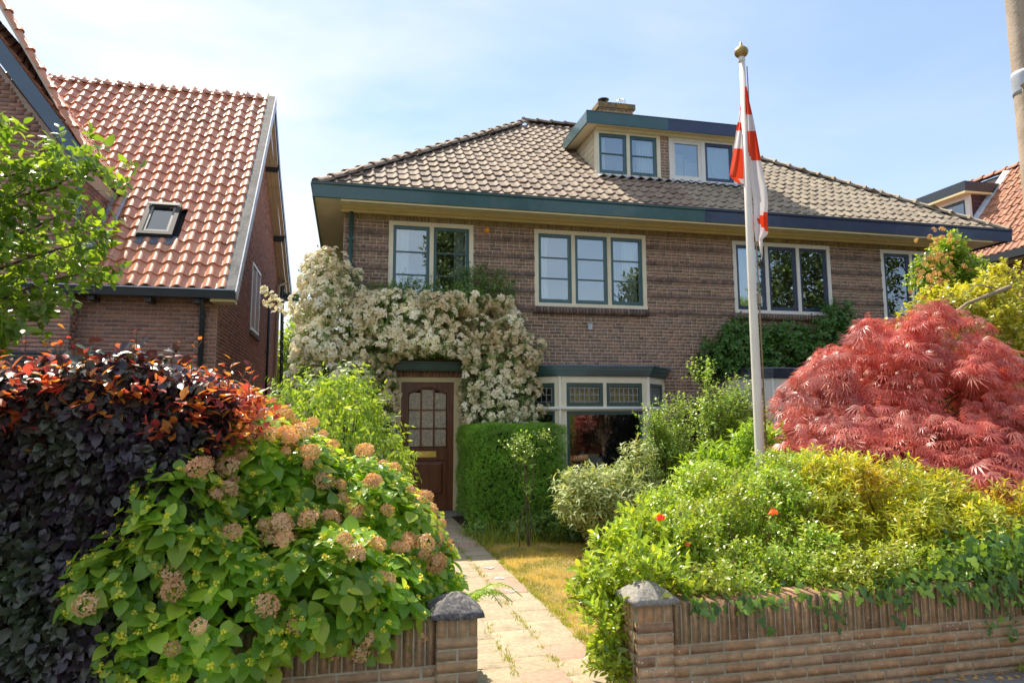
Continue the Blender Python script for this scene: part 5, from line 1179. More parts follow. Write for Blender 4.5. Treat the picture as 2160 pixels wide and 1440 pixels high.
d = norm(d+np.array([0, 0, -.12])); sz = .086*(1+g.normal(0, .26, len(pos))).clip(.6, 1.4); sz[:len(P)*2] *= 1.12; sz[len(P)*4:] *= .62
h_ = g.random(len(pos)) < .5
foliage(hy, tpl_leaf(.78, .14, .12, 4), pos[h_], d[h_], nn[h_], sz[h_], M['lf_hyd'], limit=150, smooth=True)
foliage(hy, tpl_leaf(.72, .28, .18, 4), pos[~h_], d[~h_], nn[~h_], sz[~h_], M['lf_hyd'], limit=150, smooth=True)
Pi, Di = shell([(v[0], v[1], v[2], v[3]*.72, v[4]*.72, v[5]*.72) for v in HV], 900, .3, .1, g, 0); Pi = Pi[(Pi[:, 2] > .3)]; Di = Di[:len(Pi)]
foliage(hy, T_OV, Pi, norm(Di+g.normal(0, .5, Di.shape)), norm(Di+np.array([0,0,.8])), .11, M['lf_hyd'], name='inner_foliage', limit=0)
nb = tpl_flowers(7, .5, .22, 3, .6); put('buds', 'bud', nb[0], nb[1], P+D*.045, frames(norm(np.cross(D, rdir(len(D), g))), D), np.full(len(P), .024)*(1+g.normal(0, .3, len(P))).clip(.5, 1.5), M['lf_bud'], hy, 200, stuffname='buds')
# dried heads: more in the upper half
w = (P[:, 2]-.3)**.5*(D[:, 1] < .35); idx = g.choice(len(P), 130, replace=False, p=w/w.sum())
heads = [tpl_dryhead(s_) for s_ in range(4)]
for k in range(4):
    ii = idx[k::4]; put('flower_heads', 'flower_head', heads[k][0], heads[k][1], P[ii]+D[ii]*.055+np.array([0, -.03, .01]), frames(norm(np.cross(D[ii], rdir(len(ii), g))), norm(D[ii]+np.array([0, 0, .4]))), g.uniform(.055, .12, len(ii)), M['dryhead'], hy, 60)
stems_from((-.3, 4.55, 0), P[g.choice(len(P), 70, replace=False)]-.03, .010, .005, root=hy, mat='bark_pale', g=g)
# fern by the left pillar
g = np.random.default_rng(21)
fe = thing('fern', (.62, 4.35, 0), 'fern with arching fronds behind the left gate pillar', 'fern')
fv = tpl_quad(.22, .1, .1)
for i in range(15):
    a = g.uniform(0, 6.28); Ln = g.uniform(.42, .62); dirx = np.array([math.cos(a), math.sin(a)*.8]); base = np.array([.60, 4.38, .30]); pts = []; 
    for t in np.linspace(0, 1, 22): pts.append(base+np.array([dirx[0]*Ln*.85*t, dirx[1]*Ln*.85*t, .52*Ln*math.sin(t*2.3)*1.1]))
    pts = np.array(pts); tan = norm(np.gradient(pts, axis=0)); side = norm(np.cross(tan, [0, 0, 1.0])); upn = np.cross(side, tan)
    Pp = []; Dd = []; Nq = []; Sz = []
    for k in range(2, 22):
        for sgn in (-1, 1): Pp.append(pts[k]); Dd.append(norm(side[k]*sgn+tan[k]*.35-np.array([0,0,.12]))); Nq.append(upn[k]); Sz.append(.105*math.sin(math.pi*min(1, (k/22)**.75*.93+.07)))
    Pp, Dd, Nq, Sz = map(np.array, (Pp, Dd, Nq, Sz)); V = np.einsum('nij,nvj->nvi', frames(Dd, Nq), np.array(fv[0])[None]*Sz[:, None, None])+Pp[:, None]
    F = (np.array(fv[1])[None]+np.arange(len(Pp))[:, None, None]*4).reshape(-1, 3)
    m = MB(); m.add(V.reshape(-1, 3), F.tolist()); m.tube(pts[::3], .003, 4, cap=False); m.build('frond', M['lf_fern'], fe)
# weeping light green shrub
g = np.random.default_rng(31)
wp = thing('weeping_shrub', (-.1, 7.2, 0), 'weeping light green shrub behind the hydrangea, left of the front door', 'shrub')
WV = [(-.28, 7.2, 1.35, .55, .6, .68), (-.75, 7.1, 1.25, .45, .5, .52), (.22, 7.1, 1.1, .32, .5, .5), (.0, 7.3, 1.75, .26, .3, .28)]
P, D = shell(WV, 1500, .15, .12, g, .75); D = norm(D*.7+np.array([0, 0, -.25])+g.normal(0, .3, D.shape))
pos, d, nn = sprig_leaves(P, norm(D+np.array([0, 0, -.5])), 9, .20, (.5, .6), .4, .3, g); d = norm(d+np.array([0, 0, -.6]))
foliage(wp, tpl_leaf(.36, .2, .1, 2), pos, d, nn, .062, M['lf_weep'], limit=300)
stems_from((-.1, 7.3, 0), P[g.choice(len(P), 40, replace=False)], .022, .003, root=wp, mat='bark', g=g)

# ------------------------------------------------------------------ apple tree at the left edge
g = np.random.default_rng(41)
at = thing('apple_tree', (-3.3, 5.6, 0), 'young apple tree with bright leaves reaching in from the left edge', 'tree')
s = MB(); s.tube([(-3.3, 5.6, 0), (-3.2, 5.6, 1.2), (-3.05, 5.55, 2.2), (-2.85, 5.5, 3.0), (-2.7, 5.5, 3.7)], [.07, .06, .05, .035, .015], 8); s.build('trunk', M['bark'], at)
ends = [(-1.72, 5.2, 3.32), (-1.80, 5.3, 3.02), (-1.75, 5.3, 2.62), (-2.0, 5.2, 2.35), (-2.0, 5.4, 3.45), (-2.1, 5.1, 2.12), (-2.4, 5.0, 2.2), (-2.05, 5.6, 2.85), (-2.4, 5.3, 3.5), (-2.3, 5.1, 2.7), (-2.75, 5.0, 3.2), (-2.7, 5.2, 2.6), (-2.75, 5.1, 3.75), (-3.3, 5.1, 3.4), (-3.2, 5.1, 2.7), (-3.8, 5.6, 3.2), (-3.9, 5.7, 3.8), (-3.3, 5.5, 3.9), (-4, 5.7, 2.6), (-2.6, 5.1, 2.1), (-1.78, 5.25, 2.82), (-2.15, 5.2, 3.15)]
s = MB(); SP = []; SD = []
for e in ends:
    e = np.array(e); b = np.array([-3.15+.3*max(0, e[2]-2.4)*.5, 5.56, min(3.2, max(1.6, e[2]-.7))]); pts = [b+(e-b)*u+np.array([0, 0, .14*math.sin(math.pi*u)])+g.normal(0, .03, 3)*(0 < u < 1) for u in np.linspace(0, 1, 8)]
    s.tube(pts, list(np.linspace(.022, .004, 8)), 5, cap=False)
    for q in range(3, 8):
        for _ in range(9 if q < 7 else 12): SP.append(pts[q]+g.normal(0, .085, 3)); SD.append(norm((e-b)/np.linalg.norm(e-b)*.5+g.normal(0, .6, 3)+np.array([0, 0, .35])))
s.build('branches', M['bark'], at); SP = np.array(SP); SD = np.array(SD)
pos, d, nn = sprig_leaves(SP, SD, 5, .12, (.5, .8), .5, .35, g)
foliage(at, tpl_leaf(.52, .2, .14, 3), pos, d, nn, .080, M['lf_apple'], limit=300, smooth=True)
put('twigs', 'twig', *T_STEM, SP, frames(SD, rdir(len(SP), g)), np.stack([np.full(len(SP), .006), np.full(len(SP), .13), np.full(len(SP), .006)], 1), M['bark_pale'], at, 0, stuffname='twigs')

# ------------------------------------------------------------------ white flowering pyracantha on the facade
g = np.random.default_rng(51)
py = thing('pyracantha', (.3, 11.8, 0), 'pyracantha covered in creamy white blossom, trained round and above the front door', 'climber')
PV = [(-.38, 11.55, 3.1, .36, .45, .75), (-.42, 11.5, 2.4, .38, .45, .55), (-.40, 11.6, 3.75, .22, .32, .5), (-.1, 11.62, 3.4, .5, .4, .45), (.15, 11.62, 2.75, .55, .42, .42), (.55, 11.6, 3.15, .6, .42, .55), (1.2, 11.6, 3.1, .65, .42, .52), (1.8, 11.6, 3.05, .6, .42, .58), (2.28, 11.62, 3.1, .5, .4, .72), (2.62, 11.65, 2.6, .40, .38, .7), (2.55, 11.65, 1.9, .5, .36, .62), (2.62, 11.68, 1.5, .36, .32, .4), (2.15, 11.72, 2.1, .28, .26, .6), (2.15, 11.72, 1.55, .25, .22, .3), (2.78, 11.7, 2.1, .22, .3, .5), (2.5, 11.66, 1.6, .4, .32, .35), (-.2, 11.6, 2.0, .5, .4, .6), (.35, 11.66, 2.0, .32, .3, .45), (.52, 11.74, 1.4, .22, .2, .45), (-.25, 11.55, 1.4, .5, .4, .6), (1.3, 11.68, 2.72, .6, .3, .16), (2.3, 11.8, 3.8, .4, .18, .3), (1.3, 11.82, 3.62, .55, .14, .2), (1.75, 11.85, 3.75, .3, .12, .22)]
def door_clear(P): return ~((P[:, 0] > .80) & (P[:, 0] < 1.86) & (P[:, 2] < 2.58)) & (P[:, 1] < 11.99)
cl, _ = clumps(PV, 620, .17, .10, g, .9)
P, D = shell(cl, 11000, .2, .15, g, .3); ok = door_clear(P); P, D = P[ok], D[ok]; D = norm(D+np.array([0, -.2, .2])+g.normal(0, .3, D.shape))
pos, d, nn = sprig_leaves(P, D, 6, .09, (.5, .8), .4, .35, g); ok = door_clear(pos)
foliage(py, T_Q, pos[ok], d[ok], nn[ok], .042, M['lf_pyr'], limit=0)
P, D = shell(cl, 13500, .06, .1, g, .55); up_l = np.clip((P[:, 2]-1.0)/2.6, 0, 1); 
ok = door_clear(P) & (D[:, 1] < .35) & (g.random(len(P)) < .24+.50*up_l*(1+.6*np.sin(P[:, 0]*5.1+1)*np.sin(P[:, 2]*6.3))) & ~((P[:, 2] > 3.62) & (P[:, 0] > .2)); P, D = P[ok], D[ok]
D = norm(D*.8+np.array([0, -.25, .35])+g.normal(0, .2, D.shape)); fl4 = [tpl_flowers(11, .5, .2, s_, .6) for s_ in range(3)]
for k in range(3):
    q = slice(k, None, 3); put('blossom', 'blossom_cluster', fl4[k][0], fl4[k][1], P[q]+D[q]*.03, frames(norm(np.cross(D[q], rdir(len(D[q]), g))), D[q]), g.uniform(.08, .14, len(D[q])), M['fl_pyr'], py, 100, stuffname='blossom')
# loose shoots over the top
sb = [(-1.05, 11.3, 3.35, -.6, 0, .55), (-.95, 11.3, 3.2, -.7, 0, .35)]+[(g.uniform(-.6, 2.9), 11.75, g.uniform(3.55, 3.8), g.normal(0, .3), -.1, 1) for _ in range(26)]+[(g.uniform(1.9, 2.5), 11.85, 3.9, g.normal(0, .3), 0, 1) for _ in range(26)]+[(3.05, 11.8, g.uniform(1.8, 3.2), 1, -.1, .3) for _ in range(12)]
SB = np.array([q[:3] for q in sb]); SDr = norm(np.array([q[3:] for q in sb]))
pos, d, nn = sprig_leaves(SB, SDr, 14, .38, (.4, .8), .4, .4, g); foliage(py, T_Q, pos, d, nn, .04, M['lf_pyr'], name='shoot_leaves', limit=0)
pos, d, nn = sprig_leaves(SB[:2], SDr[:2], 26, .42, (.4, .8), .4, .4, g); put('shoot_blossom', 'blossom_cluster', fl4[0][0], fl4[0][1], pos+g.normal(0, .03, pos.shape), frames(d, nn), np.full(len(pos), .07), M['fl_pyr'], py, 10, stuffname='shoot_blossom')
stems_from((-.2, 11.85, 0), [v[:3] for v in PV[:7]], .04, .01, root=py, g=g); stems_from((2.3, 11.88, 0), [v[:3] for v in PV[7:13]], .04, .01, root=py, g=g)

# ------------------------------------------------------------------ clipped yew block
g = np.random.default_rng(61)
yw = thing('yew_hedge', (2.5, 10.95, 0), 'clipped rectangular bright green yew hedge right of the front door', 'hedge')
X0, X1, Y0, Y1, Z1 = 1.80, 3.16, 10.0, 11.8, 1.46
def boxface(n):
    f = g.random(n); u, v = g.random(n), g.random(n); P = np.zeros((n, 3)); Nn = np.zeros((n, 3))
    for lo, hi, fn in ((0, .40, 'F'), (.40, .62, 'L'), (.62, .70, 'R'), (.70, 1, 'T')):
        m = (f >= lo) & (f < hi)
        if fn == 'F': P[m] = np.stack([X0+(X1-X0)*u[m], np.full(m.sum(), Y0), .08+(Z1-.08)*v[m]], 1); Nn[m] = [0, -1, 0]
        if fn == 'L': P[m] = np.stack([np.full(m.sum(), X0), Y0+(Y1-Y0)*u[m], .08+(Z1-.08)*v[m]], 1); Nn[m] = [-1, 0, 0]
        if fn == 'R': P[m] = np.stack([np.full(m.sum(), X1), Y0+(Y1-Y0)*u[m], .08+(Z1-.08)*v[m]], 1); Nn[m] = [1, 0, 0]
        if fn == 'T': P[m] = np.stack([X0+(X1-X0)*u[m], Y0+(Y1-Y0)*v[m], np.full(m.sum(), Z1)], 1); Nn[m] = [0, 0, 1]
    # round the corners a little
    c = np.array([(X0+X1)/2, (Y0+Y1)/2, .7]); h = np.array([(X1-X0)/2, (Y1-Y0)/2, Z1-.7]); q = (P-c)/h; k = np.maximum(0, np.sort(abs(q), 1)[:, 1]-.86)/.14; P -= Nn*(.06*k**2)[:, None]
    P -= Nn*(abs(g.normal(0, .04, n))+.015*np.sin(P[:, 0]*9+P[:, 2]*11)+.012*np.sin(P[:, 1]*13))[:, None]; return P, Nn
P, Nn = boxface(15000); D = norm(Nn*.8+np.array([0, -.05, .35])+g.normal(0, .35, Nn.shape))
pos, d, nn = sprig_leaves(P, D, 6, .045, (.6, .8), .2, .25, g)
foliage(yw, T_QN, pos, d, nn, .030, M['lf_yew'], limit=0)
cb = MB(); cb.box(X0+.11, X1-.11, Y0+.11, Y1-.11, .2, Z1-.11); co = cb.build('yew_shade_core', solid('painted_yew_shade', (.014,.028,.008), .95, .1, .6, 40), yw); co['kind'] = 'stuff'  # dark core box; shade between the needles is put into its colour
s = MB()
for i in range(8): s.tube([(X0+.2+i*.14, 10.6, 0), (X0+.2+i*.14, 10.6, .4)], .02, 5)
s.build('stems', M['bark'], yw)

# ------------------------------------------------------------------ shrubs of the front garden
def at_(x, y, Y): return tuple(pxz(x, y, Y))
shrub('sapling', 'thin sapling with sparse pale leaves standing in front of the yew hedge', 'shrub', (2.22, 8.8, 0), [(2.2, 8.8, 1.12, .24, .2, .26), (2.0, 8.8, 1.2, .14, .12, .05), (2.5, 8.8, 1.3, .12, .1, .16), (2.25, 8.8, .75, .12, .12, .2)], 30, .06, 130, 6, .14, .034, T_OV2, 'lf_privet', limit=200, stems=4, stemr=.009, inner=0, upbias=.6, seed=71)
shrub('silver_shrub', 'low silvery leaved buddleia in front of the bay window', 'shrub', (3.0, 8.3, 0), [(2.80, 8.1, .66, .44, .4, .38), (3.35, 8.3, .62, .48, .4, .40), (3.05, 8.2, .45, .62, .4, .38), (3.55, 8.4, 1.0, .15, .2, .34)], 90, .12, 1500, 7, .13, .078, T_LANCE, 'lf_silver', stems=20, seed=72, upbias=.7, inner=.25, stemmat='bark_pale')
shrub('privet', 'tall pale green privet like shrub right of the bay window', 'shrub', (4.15, 8.7, 0), [(4.15, 8.7, 1.08, .36, .38, .40), (4.25, 8.7, 1.05, .38, .35, .4), (4.0, 8.7, .8, .35, .3, .35), (4.2, 8.7, 1.6, .14, .12, .25), (3.95, 8.7, 1.45, .1, .1, .3), (4.4, 8.7, 1.5, .1, .1, .3)], 110, .085, 800, 10, .24, .036, T_OV2, 'lf_privet', stems=18, seed=73, upbias=1.5, inner=.15)
shrub('privet', 'pale green upright shrub left of the flagpole with spiky upright shoots', 'shrub', (4.45, 7.6, 0), [(4.30, 7.6, 1.45, .36, .35, .4), (4.65, 7.6, 1.3, .35, .35, .42), (4.45, 7.6, 1.75, .10, .12, .3), (4.15, 7.6, 1.95, .07, .08, .3), (4.6, 7.6, 1.8, .1, .1, .2)], 110, .085, 760, 10, .26, .036, T_OV2, 'lf_privet', stems=18, seed=74, upbias=1.6, inner=.15)
shrub('purple_shrub', 'dark purple leaved hedge between the two front gardens', 'hedge', (5.6, 10, 0), [(5.5, 10.1, 1.0, .62, .5, .85), (5.2, 9.9, .6, .5, .5, .55), (5.9, 10.1, 1.2, .4, .5, .7)], 110, .16, 2600, 6, .12, .06, T_BEECH, 'lf_purple', limit=60, stems=10, seed=75)
shrub('spotted_laurel', 'bright yellow green leafy shrub at the foot of the flagpole', 'shrub', (3.9, 6.6, 0), [(3.75, 6.7, .95, .38, .3, .35), (4.25, 6.8, 1.2, .30, .3, .35), (3.6, 6.5, .7, .35, .3, .3)], 60, .12, 620, 7, .12, .095, T_LANCE, 'lf_bright', limit=200, stems=12, seed=76, upbias=.9, leafdir=(.7,.7))
shrub('laurel', 'glossy yellow green laurel bush overhanging the right gate pillar', 'shrub', (1.85, 4.7, 0), [(1.80, 4.55, .58, .22, .3, .30), (2.05, 4.5, .70, .28, .3, .27), (2.25, 4.6, .62, .24, .3, .28), (1.58, 4.30, .52, .13, .22, .22), (1.54, 4.10, .30, .09, .16, .26), (1.53, 4.0, .12, .07, .12, .14), (2.0, 4.75, .84, .13, .2, .18), (1.88, 3.98, .66, .16, .14, .14), (1.78, 4.12, .68, .14, .12, .14)], 120, .085, 1350, 7, .085, .052, tpl_leaf(.42, .1, .14, 3), 'lf_laurel', limit=300, stems=24, seed=77, upbias=.8, leafdir=(.75,.7), inner=.25, stemmat='bark_pale')
r_, rosecl = shrub('rose_bush', 'broad light green rose and fuchsia thicket behind the right wall, right of the laurel', 'shrub', (3.0, 5.0, 0), [(2.65, 4.75, .66, .42, .45, .40), (3.15, 4.9, .74, .5, .5, .46), (2.95, 5.5, .78, .6, .5, .42), (3.55, 5.2, .85, .45, .5, .48), (2.50, 5.1, .62, .35, .4, .36), (3.9, 5.6, 1.0, .4, .4, .36), (2.7, 4.35, .58, .5, .3, .2), (3.2, 4.4, .58, .45, .3, .25), (2.45, 4.08, .56, .5, .2, .17), (3.2, 4.08, .58, .55, .2, .18), (3.9, 4.1, .6, .5, .2, .2), (3.4, 5.9, .88, .45, .4, .34)], 300, .09, 9500, 6, .08, .030, T_OV2, 'lf_rose', limit=300, stems=40, seed=78, upbias=.7, inner=.2, stemmat='bark_pale')
shrub('pieris', 'yellow and orange tinted evergreen shrub below the red maple', 'shrub', (4.3, 5.0, 0), [(3.75, 4.9, 1.0, .36, .4, .34), (4.2, 4.9, .92, .42, .45, .40), (4.65, 4.9, .78, .42, .45, .40), (4.0, 4.5, .7, .4, .35, .3), (4.5, 4.45, .72, .4, .35, .32), (3.5, 4.7, .82, .28, .35, .3), (5.1, 4.9, .70, .4, .4, .4)], 200, .11, 3400, 8, .07, .058, T_LANCE, 'lf_pieris', limit=300, stems=30, seed=79, upbias=.9, leafdir=(.6,.8), inner=.2)
# flowers in the thicket
for nm, lab, (x, y, Y), mt, sz in (('rose_flower', 'single deep red rose above the laurel', (1393, 1092, 4.12), 'petal_red', .032), ('rose_flower', 'small salmon orange flower in the middle of the rose thicket', (1632, 1080, 4.35), 'petal_orange', .034), ('rose_flower', 'faded orange flower inside the laurel bush', (1450, 1148, 4.3), 'petal_orange', .02)):
    c = at_(x, y, Y); h = tpl_dryhead(9, 14, .34); me = fastmesh(nm, np.array(h[0])*sz*1.3+np.array(c), h[1], M[mt]); tagit(link(nm, me), lab, 'flower')
# ------------------------------------------------------------------ red Japanese maple
g = np.random.default_rng(81)
mp_ = thing('japanese_maple', (6.0, 6.9, 0), 'red cut leaf Japanese maple in layered drooping tiers on the right', 'tree')
C = np.array([6.2, 6.7, .98]); RX = np.array([1.50, 1.22, 1.60]); cl = []; DD = []
for i in range(270):
    u = rdir(1, g)[0]; u[2] = abs(u[2])*1.0-.12; u = norm(u)
    if u[1] > .55: continue
    r = g.uniform(.74, 1.07); p = C+u*RX*r*np.array([1 if u[0] < 0 else .76, 1, 1])
    # dome narrows into a peak to the upper right, long skirt at left
    q_ = g.uniform(.2, .36); cl.append((p[0], p[1], max(.75, p[2]), q_, q_, .06)); DD.append(u)
for (x, y, Y, r) in ((1680, 840, 6.0, .2), (1715, 780, 6.3, .2), (1750, 745, 6.4, .2), (1680, 930, 5.9, .22), (1675, 985, 5.8, .15), (2120, 985, 5.0, .25), (2060, 1000, 5.0, .22), (2150, 1010, 4.9, .3), (2010, 960, 5.2, .25), (2090, 940, 5.3, .3), (1960, 930, 5.5, .28), (1880, 915, 5.6, .28), (1810, 915, 5.7, .25), (2150, 930, 5.3, .3), (1950, 880, 5.5, .3), (2050, 880, 5.4, .3), (1850, 860, 5.6, .3), (1760, 880, 5.7, .3), (1900, 672, 6.9, .25), (1840, 690, 6.8, .25), (1960, 690, 7.0, .25), (1780, 720, 6.6, .25), (1740, 925, 5.8, .25)):
    c = at_(x, y, Y); cl.append((c[0], c[1], c[2], r, r, .07)); DD.append(norm(np.array(c)-C))
for i in range(70):
    u = rdir(1, g)[0]; u[2] = abs(u[2])*.9-.05; u[1] = -abs(u[1])*.6 if g.random() < .7 else u[1]; u = norm(u); r = g.uniform(1.06, 1.22); p = C+u*RX*r*np.array([1 if u[0] < 0 else .76, 1, 1])
    cl.append((p[0], p[1], max(.8, p[2]), .16, .14, .035)); DD.append(u)
cl = np.array(cl); DD = np.array(DD); n = 13500; k = g.integers(0, len(cl), n); th = g.uniform(0, 6.28, n); rr = np.sqrt(g.random(n))
off = np.stack([np.cos(th)*rr, np.sin(th)*rr, np.zeros(n)], 1); P = cl[k, :3]+off*cl[k, 3:6]; P[:, 2] += g.normal(0, .03, n)-rr**2*.10-.10*np.clip((off*DD[k]).sum(1), -.3, 1)
od = norm(off*.6+DD[k]*[1, 1, 0]*1.0+np.array([0, -.1, -.65])+g.normal(0, .4, (n, 3)))
P, od = P[P[:, 2] > .70], od[P[:, 2] > .70]; n = len(P)
foliage(mp_, T_MAP, P, od, norm(np.array([0, -.35, 1.0])+g.normal(0, .45, (n, 3))), .142, M['lf_maple'], limit=300, var=.25)
s = MB(); base = np.array([5.9, 7.1, 0]); fork = np.array([5.85, 7.0, .9])
s.tube([base, (5.95, 7.1, .4), fork], [.07, .06, .05], 8); s.build('trunk', M['bark'], mp_)
s = MB()
for i in g.choice(len(cl), 75, replace=False):
    e = cl[i, :3]-[0, 0, .05]; pts = [fork+(e-fork)*u+np.array([0, 0, .22*math.sin(math.pi*u)])+g.normal(0, .03, 3)*(0 < u < 1) for u in np.linspace(0, 1, 6)]; s.tube(pts, list(np.linspace(.022, .004, 6)), 4, cap=False)
s.build('branches', M['bark'], mp_)
# yellow leaved shrub tree at the right edge
shrub('holly', 'tall yellow variegated shrub at the right edge, behind the red maple', 'tree', (8.4, 8.2, 0), [(8.0, 8.0, 2.3, .75, .6, .65), (8.7, 8.0, 2.7, .8, .6, .75), (8.9, 7.9, 3.3, .55, .5, .4), (7.5, 8.0, 2.75, .35, .4, .3), (8.3, 8.0, 1.7, .9, .6, .5), (9.3, 8.0, 2.2, .7, .6, .9), (7.3, 7.9, 2.2, .45, .4, .5), (8.6, 7.9, 1.75, .9, .5, .5), (7.9, 8.0, 3.05, .4, .4, .3)], 230, .15, 4300, 7, .12, .062, T_OV2, 'lf_holly', limit=300, stems=40, seed=91, upbias=.6, inner=.2, stemmat='bark_pale', stemr=.035)
rt_o, tcl = shrub('tall_shrub', 'tall green shrub with rusty brown seed clusters in front of the rightmost upstairs window', 'shrub', (9.4, 9.2, 0), [(9.0, 9.0, 3.75, .38, .35, .42), (9.45, 9.0, 3.75, .35, .35, .35), (9.25, 9.0, 4.15, .28, .25, .3), (9.0, 9.0, 3.3, .35, .3, .35), (9.6, 9.0, 3.3, .4, .3, .3)], 80, .13, 1500, 7, .12, .058, T_OV2, 'lf_top', limit=200, stems=16, seed=92, upbias=.8, inner=.15)
g = np.random.default_rng(93); P = np.array([at_(x, y, 8.75) for x, y in [(1975, 520), (1985, 560), (1968, 570), (1960, 590), (1975, 600), (1965, 615), (1990, 535), (2000, 500), (2010, 520), (2020, 560), (1970, 550), (1955, 640)]])
P = np.concatenate([P+g.normal(0, .10, P.shape)-[.08,0,0] for _ in range(7)]); h = tpl_dryhead(3, 20, .2); put('seed_clusters', 'seed_cluster', h[0], h[1], P, frames(rdir(len(P), g), rdir(len(P), g)), g.uniform(.045, .09, len(P)), M['fl_brown'], rt_o, 80)
s = MB(); s.tube([at_(2130, 605, 7.2), at_(2040, 640, 7.1), at_(1985, 680, 6.95), at_(1960, 690, 6.9)], [.03, .022, .014, .008], 6); s.tube([at_(1985, 680, 6.95), at_(1950, 655, 6.9), at_(1922, 650, 6.9)], [.008, .006, .003], 5); s.tube([at_(2110, 610, 7.2), at_(2060, 600, 7.2), at_(2030, 625, 7.2)], [.012, .009, .005], 5)
bo = s.build('branch', M['bark_pale'], bpy.data.objects['holly'])
# ------------------------------------------------------------------ climber over the right bay
g = np.random.default_rng(101)
cw = thing('wall_climber', (7.9, 11.9, 0), 'dark green climber on the brick wall above the right bay window', 'climber')
CV = [(6.75, 11.78, 2.82, .33, .2, .26), (7.15, 11.78, 2.95, .45, .22, .36), (7.8, 11.78, 2.95, .55, .22, .34), (8.5, 11.78, 3.0, .5, .22, .36), (9.1, 11.78, 3.1, .45, .2, .4), (9.42, 11.82, 3.5, .22, .14, .34), (9.7, 11.8, 2.9, .35, .2, .4), (6.6, 11.8, 2.6, .2, .15, .14)]
cl, _ = clumps(CV, 130, .13, .15, g, .8); P, D = shell(cl, 1500, .2, .2, g, .3); P[:, 1] = np.minimum(P[:, 1], 11.95); D = norm(D*.4+np.array([0, -.5, -.25])+g.normal(0, .35, D.shape))
pos, d, nn = sprig_leaves(P, D, 9, .18, (.45, .8), .6, .25, g, pairs=True); foliage(cw, T_OV2, pos, d, nn, .066, M['lf_wist'], limit=200)
stems_from((6.9, 11.9, 0), [v[:3] for v in CV], .03, .008, root=cw, g=g)
# ------------------------------------------------------------------ ivy on the right wall
g = np.random.default_rng(111)
iv = thing('ivy', (4.0, 4.1, 0), 'green ivy growing along and trailing over the right garden wall', 'ivy')
n = 1900; x = g.choice([0, 1], n, p=[.08, .92]); X = np.where(x == 1, 2.9+g.beta(2.6, 1.2, n)*2.2, g.uniform(1.95, 3.4, n)); hgt = np.interp(X, [1.9, 2.6, 3.1, 3.6, 4.2, 5.2], [.0, .01, .05, .12, .26, .34])
front = g.random(n) < .55; Z = np.where(front, .56+hgt*g.random(n)-abs(g.normal(0, .04, n)), .57+hgt*g.random(n)); Y = np.where(front, 3.86-g.random(n)*.05+(Z > .57)*.12*g.random(n), g.uniform(3.9, 4.3, n))
hang = g.random(n) < np.interp(X, [2, 3.4, 3.9, 4.4, 5], [.02, .02, .07, .18, .25]); Z = np.where(hang, .56-abs(g.normal(0, .10, n)), Z); Y = np.where(hang, 3.845-g.random(n)*.03, Y)
P = np.stack([X, Y, Z], 1); nn = norm(np.array([0, -1.0, .55])+g.normal(0, .3, (n, 3))); d = norm(np.array([0, -.1, -1.0])+g.normal(0, .5, (n, 3)))
foliage(iv, T_IVY, P, d, nn, .048, M['lf_ivy'], limit=300, var=.3)
tr = []
for (x0, y0, y1) in ((1463, 1262, 1290), (1485, 1262, 1300), (1740, 1250, 1315), (1760, 1255, 1300), (1780, 1262, 1325), (1892, 1255, 1305), (1905, 1252, 1290), (2000, 1250, 1285), (2085, 1285, 1330), (2135, 1290, 1345), (1600, 1262, 1285)):
    for t in np.linspace(0, 1, 7): q = at_(x0+g.normal(0, 7), y0+(y1-y0)*t, 3.835); tr.append(q)
tr = np.array(tr); foliage(iv, T_IVY, tr, norm(np.array([0, 0, -1.0])+g.normal(0, .5, tr.shape)), norm(np.array([0, -1, .3])+g.normal(0, .25, tr.shape)), .034, M['lf_ivy'], name='trailing_leaves', piece='trailing_leaf', limit=100, rnd=g.uniform(.7, 1, len(tr)))
# ------------------------------------------------------------------ lawn, weeds, litter
g = np.random.default_rng(121); n = 60000
X = 1.72+g.random(n)*2.4; Y = 4.2+(g.random(n)**1.15)*4.9; P = np.stack([X, Y, np.full(n, -.006)], 1); dens = .5+.5*np.sin(X*5+np.sin(Y*3)*2)*np.sin(Y*4.3); ok = g.random(n) < .45+.55*dens; P = P[ok]; n = len(P)
d = norm(np.stack([g.normal(0, .55, n), g.normal(0, .55, n), np.full(n, .8)], 1)); bl = ([(-.5,0,0), (.5,0,0), (.28,.6,-.02), (-.28,.6,-.02), (0,1,-.12)], [(0,1,2), (0,2,3), (3,2,4)])
o = put('lawn_grass', 'blade', bl[0], bl[1], P, frames(d, rdir(n, g)), np.stack([np.full(n, .0045), g.uniform(.02, .065, n), np.full(n, .03)], 1), M['grass_dry'], None, 0, stuffname='lawn_grass'); tagit(o, 'dry yellow lawn grass beside the path', 'grass')
def tufts(P0, per, h, mat, name, label, spread=.03, w=.005):
    P = np.repeat(P0, per, 0)+g.normal(0, spread, (len(P0)*per, 3))*[1, 1, 0]; n = len(P); d = norm(np.stack([g.normal(0, .45, n), g.normal(0, .45, n), np.ones(n)], 1))
    o = put(name, 'blade', bl[0], bl[1], P, frames(d, rdir(n, g)), np.stack([np.full(n, w), h*g.uniform(.4, 1.2, n), np.full(n, h*.7)], 1), M[mat], None, 0, stuffname=name); return tagit(o, label, 'weeds')
J = [];
for i in range(230):
    c = g.choice([1.09, 1.39, 1.70, .80]); J.append((c+g.normal(0, .012), g.uniform(4.2, 9.5), 0.0))
for i in range(150): J.append((1.70+abs(g.normal(0, .03)), g.uniform(4.2, 9.0), 0))
tufts(np.array(J), 9, .035, 'grass_green', 'path_weeds', 'small weeds and moss growing in the joints of the path', .018, .006)
